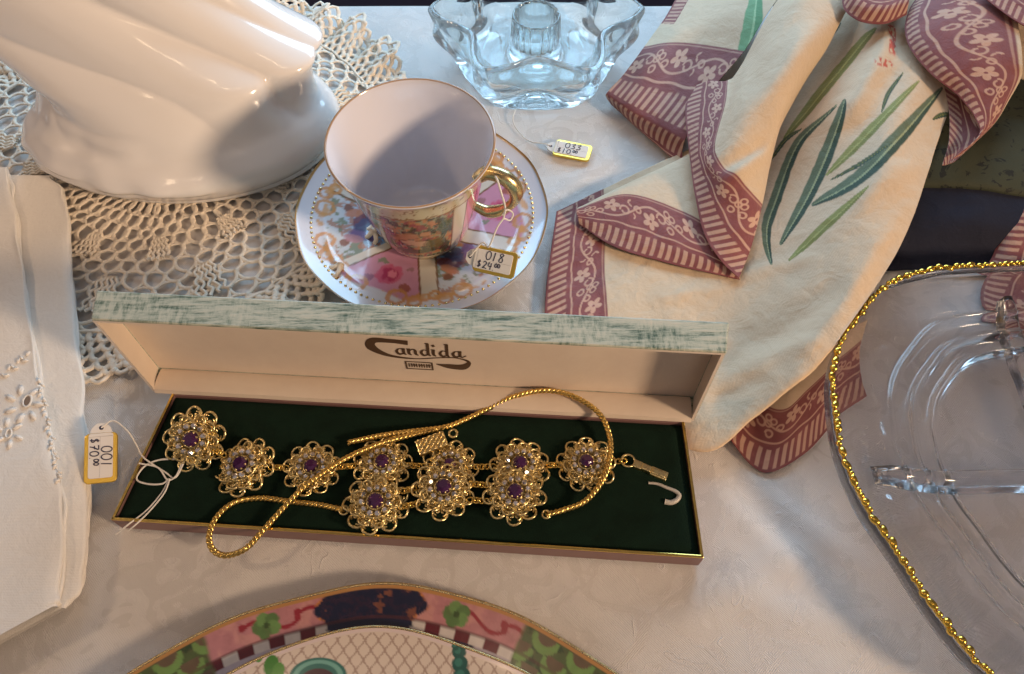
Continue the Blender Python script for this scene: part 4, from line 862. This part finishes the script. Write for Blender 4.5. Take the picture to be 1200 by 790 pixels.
def emap(n, ks, es):                       # hem distance along a sheet's control rows
    return np.interp(np.linspace(0, 1, n), np.asarray(ks, float), np.asarray(es, float))
def ridge(px, py, u0, v0, u1, v1, amp, wd):
    d = np.array([u1-u0, v1-v0], float); l = np.hypot(*d); d /= l; t = (px-u0)*d[0]+(py-v0)*d[1]; q = -(px-u0)*d[1]+(py-v0)*d[0]+wd*.8*(vnoise(t*.02+u0, t*0+v0)-.5)
    return 0.8*amp*np.exp(-(q/wd)**2)*smooth(-.1*l, .25*l, t)*(1-smooth(.75*l, 1.1*l, t))
def sheet(ctrl, nu, nv, colf, wr=.05, name='fold', thick=.035, rid=()):
    P = np.array([[at(*q) for q in row] for row in ctrl]); P = crom(P, nu); P = np.swapaxes(crom(np.swapaxes(P, 0, 1), nv), 0, 1)
    P[..., 2] += wr*(fbm(P[..., 0]*.45+70, P[..., 1]*.45+70, 4)-.47)*2+.045*(fbm(P[..., 0]*1.7+20, P[..., 1]*1.3+20, 4)-.47)
    px, py = proj(P)
    for r_ in rid: P[..., 2] += ridge(px, py, *r_)
    P[..., 2] = np.maximum(P[..., 2], .05)
    lu = np.concatenate([np.zeros((1, nv)), np.cumsum(np.linalg.norm(np.diff(P, axis=0), axis=2), 0)]); lv = np.concatenate([np.zeros((nu, 1)), np.cumsum(np.linalg.norm(np.diff(P, axis=1), axis=2), 1)], 1)
    C = colf(lu, lv, px, py)
    o = mk(name, P.reshape(-1, 3), gridf(nu, nv), M['towel'], tw, col=C.reshape(-1, 3))
    sm_ = o.modifiers.new('thickness', 'SOLIDIFY'); sm_.thickness = thick*CM; sm_.offset = 0; return o
DK, LT_, OL, OLL = lin(40, 66, 48), lin(150, 160, 120), lin(120, 122, 55), lin(165, 165, 95)
def col_main(lu, lv, px, py):
    C = border(lv, lu, np.ones(lu.shape+(3,))*CRM)
    for pts, wd, d, l in [([(903, 311), (898, 271), (909, 234), (936, 167), (978, 129)], 13, DK, LT_), ([(915, 286), (949, 225), (974, 167), (986, 125)], 16, DK, LT_), ([(924, 307), (965, 267), (1015, 223)], 10, OL, OLL),
                          ([(953, 240), (1007, 209), (1049, 167), (1103, 104)], 18, DK, LT_), ([(969, 205), (1015, 159), (1074, 100)], 11, OL, OLL), ([(919, 163), (957, 113), (1007, 54), (1024, 38)], 13, OL, OLL), ([(945, 72), (965, 48), (986, 25)], 9, DK, DK*1.5),
                          ([(1032, 134), (1040, 112), (1057, 88)], 5, DK, OL), ([(1093, 140), (1104, 135), (1118, 134)], 6, DK, OL), ([(974, 211), (1010, 192), (1042, 173)], 5, DK, OL), ([(902, 190), (920, 165), (940, 150)], 5, DK, OL)]:
        C = leafpaint(C, px, py, pts, wd, d, l)
    n_ = fbm(px*.3, py*.3, 3)
    C = ovr(C, (1-smooth(3, 5, np.abs(py-82+.1*(px-1030))))*(1-smooth(10, 14, np.abs(px-1032)))*smooth(.4, .5, n_), lin(190, 85, 65)); C = ovr(C, (1-smooth(4, 6, np.abs(px-1042)))*(1-smooth(15, 20, np.abs(py-52)))*smooth(.42, .5, n_), lin(190, 85, 65))
    return C
sheet([[(652, 248, .3), (740, 205, .35), (850, 150, .5), (925, 60, 1.6), (1010, -20, 3.2), (1062, -40, 4.2), (1125, -30, 4.0)],
       [(646, 290, .3), (740, 260, .3), (850, 225, .5), (915, 170, 1.1), (985, 90, 3.0), (1050, 70, 3.9), (1118, 95, 3.6)],
       [(640, 335, .25), (740, 315, .3), (850, 300, .6), (920, 270, 1.3), (985, 205, 2.6), (1040, 190, 3.3), (1096, 175, 3.0)],
       [(638, 385, .2), (740, 390, .3), (850, 400, .5), (912, 375, 1.3), (970, 330, 2.3), (1010, 315, 2.7), (1055, 288, 2.6)],
       [(640, 430, .15), (725, 470, .12), (822, 520, .6), (882, 484, 1.2), (925, 450, 1.8), (955, 428, 2.2), (980, 402, 2.4)],
       [(640, 440, .1), (725, 478, .15), (828, 520, .2), (890, 478, .7), (930, 446, 1.2), (960, 422, 1.5), (982, 396, 1.8)]], 420, 560, col_main, .14, rid=((1045, 25, 975, 160, .75, 17), (1000, 20, 930, 150, -.5, 16), (1085, 60, 1010, 230, .35, 20), (860, 330, 960, 300, .16, 10), (850, 440, 960, 395, .22, 12), (880, 410, 990, 330, -.2, 14), (930, 440, 1060, 250, .2, 13), (760, 350, 860, 340, .12, 9), (830, 470, 900, 440, -.15, 10), (990, 260, 1080, 180, .2, 15)))
def col_c(lu, lv, px, py): return border(emap(220, (0, .25, .5, 1), (0, 1.25, 3.0, 7))[:, None]+0*lu, lv, None, 1.3)
sheet([[(679, 263, .5), (722, 290, .55), (790, 310, .6), (868, 328, .7)], [(677, 254, .7), (728, 262, .85), (795, 285, .95), (858, 312, .9)], [(676, 245, .75), (735, 228, 1.0), (800, 248, 1.1), (856, 280, 1.0)],
       [(690, 238, .6), (755, 208, .8), (812, 205, 1.0), (865, 225, 1.0)], [(720, 222, .35), (790, 190, .5), (838, 165, .7), (885, 170, .9)]], 220, 320, col_c, .04)
def col_d(lu, lv, px, py): return border(emap(360, (0, .2, .4, 1), (0, 1.35, 3.0, 12))[None]+0*lu, lu, None, .6)
sheet([[(806, 104, 1.3), (829, 96, 1.9), (853, 94, 2.2), (868, 78, 2.6), (920, -10, 4.2), (985, -50, 4.6)], [(803, 135, 1.5), (826, 128, 2.1), (850, 122, 2.5), (880, 70, 3.2), (935, 5, 4.6), (1000, -30, 4.4)],
       [(808, 180, 1.6), (822, 178, 2.2), (838, 172, 2.7), (875, 100, 3.6), (935, 35, 4.9), (1000, -5, 4.2)], [(814, 225, 1.6), (834, 215, 2.2), (850, 196, 2.8), (880, 130, 3.7), (938, 60, 4.8), (985, 25, 4.0)],
       [(824, 270, 1.4), (850, 250, 1.9), (870, 215, 2.5), (890, 155, 3.3), (930, 95, 4.1), (968, 58, 3.4)], [(842, 302, 1.2), (866, 275, 1.6), (886, 232, 2.0), (899, 180, 2.6), (920, 130, 3.2), (950, 85, 2.6)],
       [(866, 326, 1.0), (880, 290, 1.2), (893, 240, 1.4), (902, 195, 1.8), (914, 150, 2.3), (935, 110, 1.9)]], 360, 360, col_d, .07, rid=((838, 196, 905, 165, -.22, 9), (850, 215, 930, 150, .25, 10), (880, 60, 960, -20, .3, 14), (870, 110, 950, 10, -.25, 12)))
def col_e(lu, lv, px, py):
    tot = 9.0; C = np.ones(lu.shape+(3,))*CRM
    C = leafpaint(C, px, py, [(868, 75), (880, 40), (888, -20)], 22, lin(90, 140, 95), lin(150, 185, 140))
    u_ = lu/np.maximum(lu[-1:], .01); e = emap(320, (0, 1/6, 2/6, 3/6, 4/6, 5/6, 1), (9, 5, 3.0, 1.35, 0.02, .5, 1.4))[:, None]+0*lu
    C2 = border(e, lv+.5, C.copy(), 0); side = 1-smooth(.95, 1.0, lv); C3 = border(lv*1.1, lu, C.copy(), 0)
    return np.where((side > .5)[..., None]*(u_ < .45)[..., None], C3, C2)
sheet([[(812, -40, 1.0), (870, -40, 2.2), (940, -40, 3.0)], [(783, 15, 1.0), (835, 15, 2.2), (900, 15, 2.6)], [(755, 55, 1.0), (795, 50, 1.8), (872, 60, 2.0)], [(732, 86, 1.0), (764, 92, 1.5), (835, 105, 1.6)],
       [(712, 108, .9), (748, 130, 1.1), (806, 158, 1.2)], [(711, 114, .5), (745, 142, .55), (800, 175, .6)], [(716, 122, .15), (752, 155, .15), (800, 196, .2)]], 320, 220, col_e, .04)
def col_f(lu, lv, px, py): return border(emap(200, (0, 1/3, 2/3, 1), (0, 1.15, 2.1, 3.1))[None]+0*lu, lu, None, .2)
sheet([[(1092, -25, 5.0), (1110, -30, 5.2), (1140, -40, 5.4), (1190, -50, 5.4)], [(1064, 15, 4.8), (1082, 8, 5.2), (1125, -5, 5.6), (1190, 5, 5.4)], [(1064, 52, 4.6), (1084, 42, 5.1), (1135, 28, 5.6), (1196, 50, 5.2)], [(1092, 88, 4.4), (1110, 75, 4.9), (1150, 60, 5.3), (1198, 75, 4.9)],
       [(1122, 112, 4.2), (1135, 100, 4.6), (1165, 86, 4.9), (1196, 92, 4.5)], [(1143, 138, 4.0), (1151, 128, 4.2), (1168, 115, 4.4), (1183, 116, 4.1)], [(1146, 160, 3.7), (1151, 155, 3.8), (1158, 149, 3.8), (1164, 146, 3.7)], [(1112, 190, 3.2), (1116, 187, 3.2), (1122, 184, 3.2), (1128, 180, 3.2)]], 260, 200, col_f, .03)
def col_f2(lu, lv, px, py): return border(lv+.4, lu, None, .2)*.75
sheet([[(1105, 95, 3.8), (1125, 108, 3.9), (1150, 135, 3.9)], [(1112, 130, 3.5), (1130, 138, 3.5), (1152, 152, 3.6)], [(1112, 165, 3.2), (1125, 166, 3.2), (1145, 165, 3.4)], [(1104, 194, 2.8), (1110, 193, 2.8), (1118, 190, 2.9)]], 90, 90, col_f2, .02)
def col_f3(lu, lv, px, py): return np.ones(lu.shape+(3,))*CRM
sheet([[(1110, -40, 4.2), (1170, -40, 4.4), (1240, -40, 4.4)], [(1130, 15, 4.2), (1180, 15, 4.4), (1240, 25, 4.4)], [(1150, 50, 4.0), (1185, 55, 4.2), (1240, 70, 4.2)], [(1170, 85, 3.6), (1190, 90, 3.8), (1240, 110, 3.8)]], 60, 60, col_f3, .05)
sheet([[(1150, -5, 5.9), (1172, 12, 5.8), (1190, 25, 5.7), (1215, 38, 5.6)], [(1160, -25, 6.0), (1185, -10, 6.0), (1205, 3, 5.9), (1230, 15, 5.8)], [(1180, -50, 5.8), (1210, -40, 5.8), (1230, -30, 5.7), (1250, -15, 5.6)]], 80, 120, lambda lu, lv, px, py: border(lu, lv), .03)
sheet([[(986, -8, 4.9), (990, 12, 4.8), (1008, 25, 4.8), (1036, 28, 4.8), (1062, 18, 4.9)], [(996, -25, 5.3), (1004, -10, 5.4), (1018, 0, 5.4), (1040, 2, 5.4), (1066, -5, 5.4)], [(1010, -50, 5.0), (1020, -40, 5.0), (1032, -35, 5.0), (1048, -35, 5.0), (1070, -40, 5.0)]], 90, 200, lambda lu, lv, px, py: border(lu, lv), .03)
sheet([[(853, 512, .25), (880, 545, .12), (905, 553, .10), (945, 530, .10), (975, 498, .12), (1005, 470, .1)], [(850, 500, .25), (880, 520, .30), (910, 522, .30), (942, 503, .30), (972, 475, .28), (1000, 448, .2)], [(852, 492, .2), (890, 490, .35), (920, 482, .4), (945, 466, .4), (975, 440, .35), (1000, 415, .2)], [(870, 470, .2), (905, 460, .3), (930, 445, .35), (955, 425, .4), (985, 395, .4), (1010, 380, .2)]], 170, 300, lambda lu, lv, px, py: border(lu, lv, None, .1), .03)
# the towel's other end: hangs down behind the glass dish and runs under it
def col_i(lu, lv, px, py): return border(lv, lu, None, .3)
sheet([[(1222, 190, 2.0), (1240, 190, 2.3), (1290, 190, 2.4)], [(1196, 228, 1.7), (1216, 228, 2.0), (1270, 232, 2.2)], [(1176, 265, 1.2), (1196, 266, 1.5), (1255, 275, 1.6)], [(1163, 300, .6), (1186, 304, .9), (1250, 315, 1.0)], [(1146, 330, .2), (1172, 338, .35), (1245, 350, .4)], [(1144, 360, .1), (1172, 365, .2), (1245, 375, .2)], [(1170, 392, .08), (1192, 394, .1), (1250, 400, .1)]], 260, 160, col_i, .03)

# ------------------------------------------------------------------ dark cloths behind
def bundle(name, ctrl, mt, label, nu=80, nv=80, wr=.25):
    P = np.array([[at(*q) for q in row] for row in ctrl]); P = crom(P, nu); P = np.swapaxes(crom(np.swapaxes(P, 0, 1), nv), 0, 1)
    P[..., 2] = np.maximum(P[..., 2]+wr*(fbm(P[..., 0]*.3+7, P[..., 1]*.3+7, 4)-.47)*2, .04)
    o = mk(name, P.reshape(-1, 3), gridf(nu, nv), mt, org=z_(P[nu//2, nv//2], 0)); q = o.modifiers.new('thickness', 'SOLIDIFY'); q.thickness = .12*CM; q.offset = 0
    return tag(o, label, 'cloth')
bundle('navy_cloth', [[(960, 210, 1.6), (1060, 205, 1.8), (1160, 215, 1.8), (1330, 215, 1.8)], [(980, 260, 1.4), (1060, 250, 1.5), (1160, 260, 1.5), (1330, 265, 1.5)], [(980, 300, .5), (1060, 295, .6), (1160, 295, .6), (1330, 300, .6)], [(985, 322, .05), (1060, 318, .05), (1160, 318, .05), (1330, 325, .05)]], M['navy'], 'dark navy cloth heaped behind the gold beaded glass dish')
bundle('olive_cloth', [[(1020, 40, .3), (1120, 30, .4), (1220, 30, .4), (1330, 30, .4)], [(1030, 110, 1.6), (1120, 110, 1.9), (1220, 110, 1.9), (1330, 120, 1.9)], [(1040, 165, 2.3), (1120, 165, 2.5), (1220, 165, 2.5), (1330, 175, 2.5)], [(1040, 208, 1.9), (1120, 212, 2.1), (1220, 225, 2.0), (1330, 235, 2.0)], [(1040, 222, 1.4), (1120, 226, 1.4), (1220, 238, 1.4), (1330, 248, 1.4)]], M['olive'], 'dark olive patterned cloth with black sprigs beneath the towel')
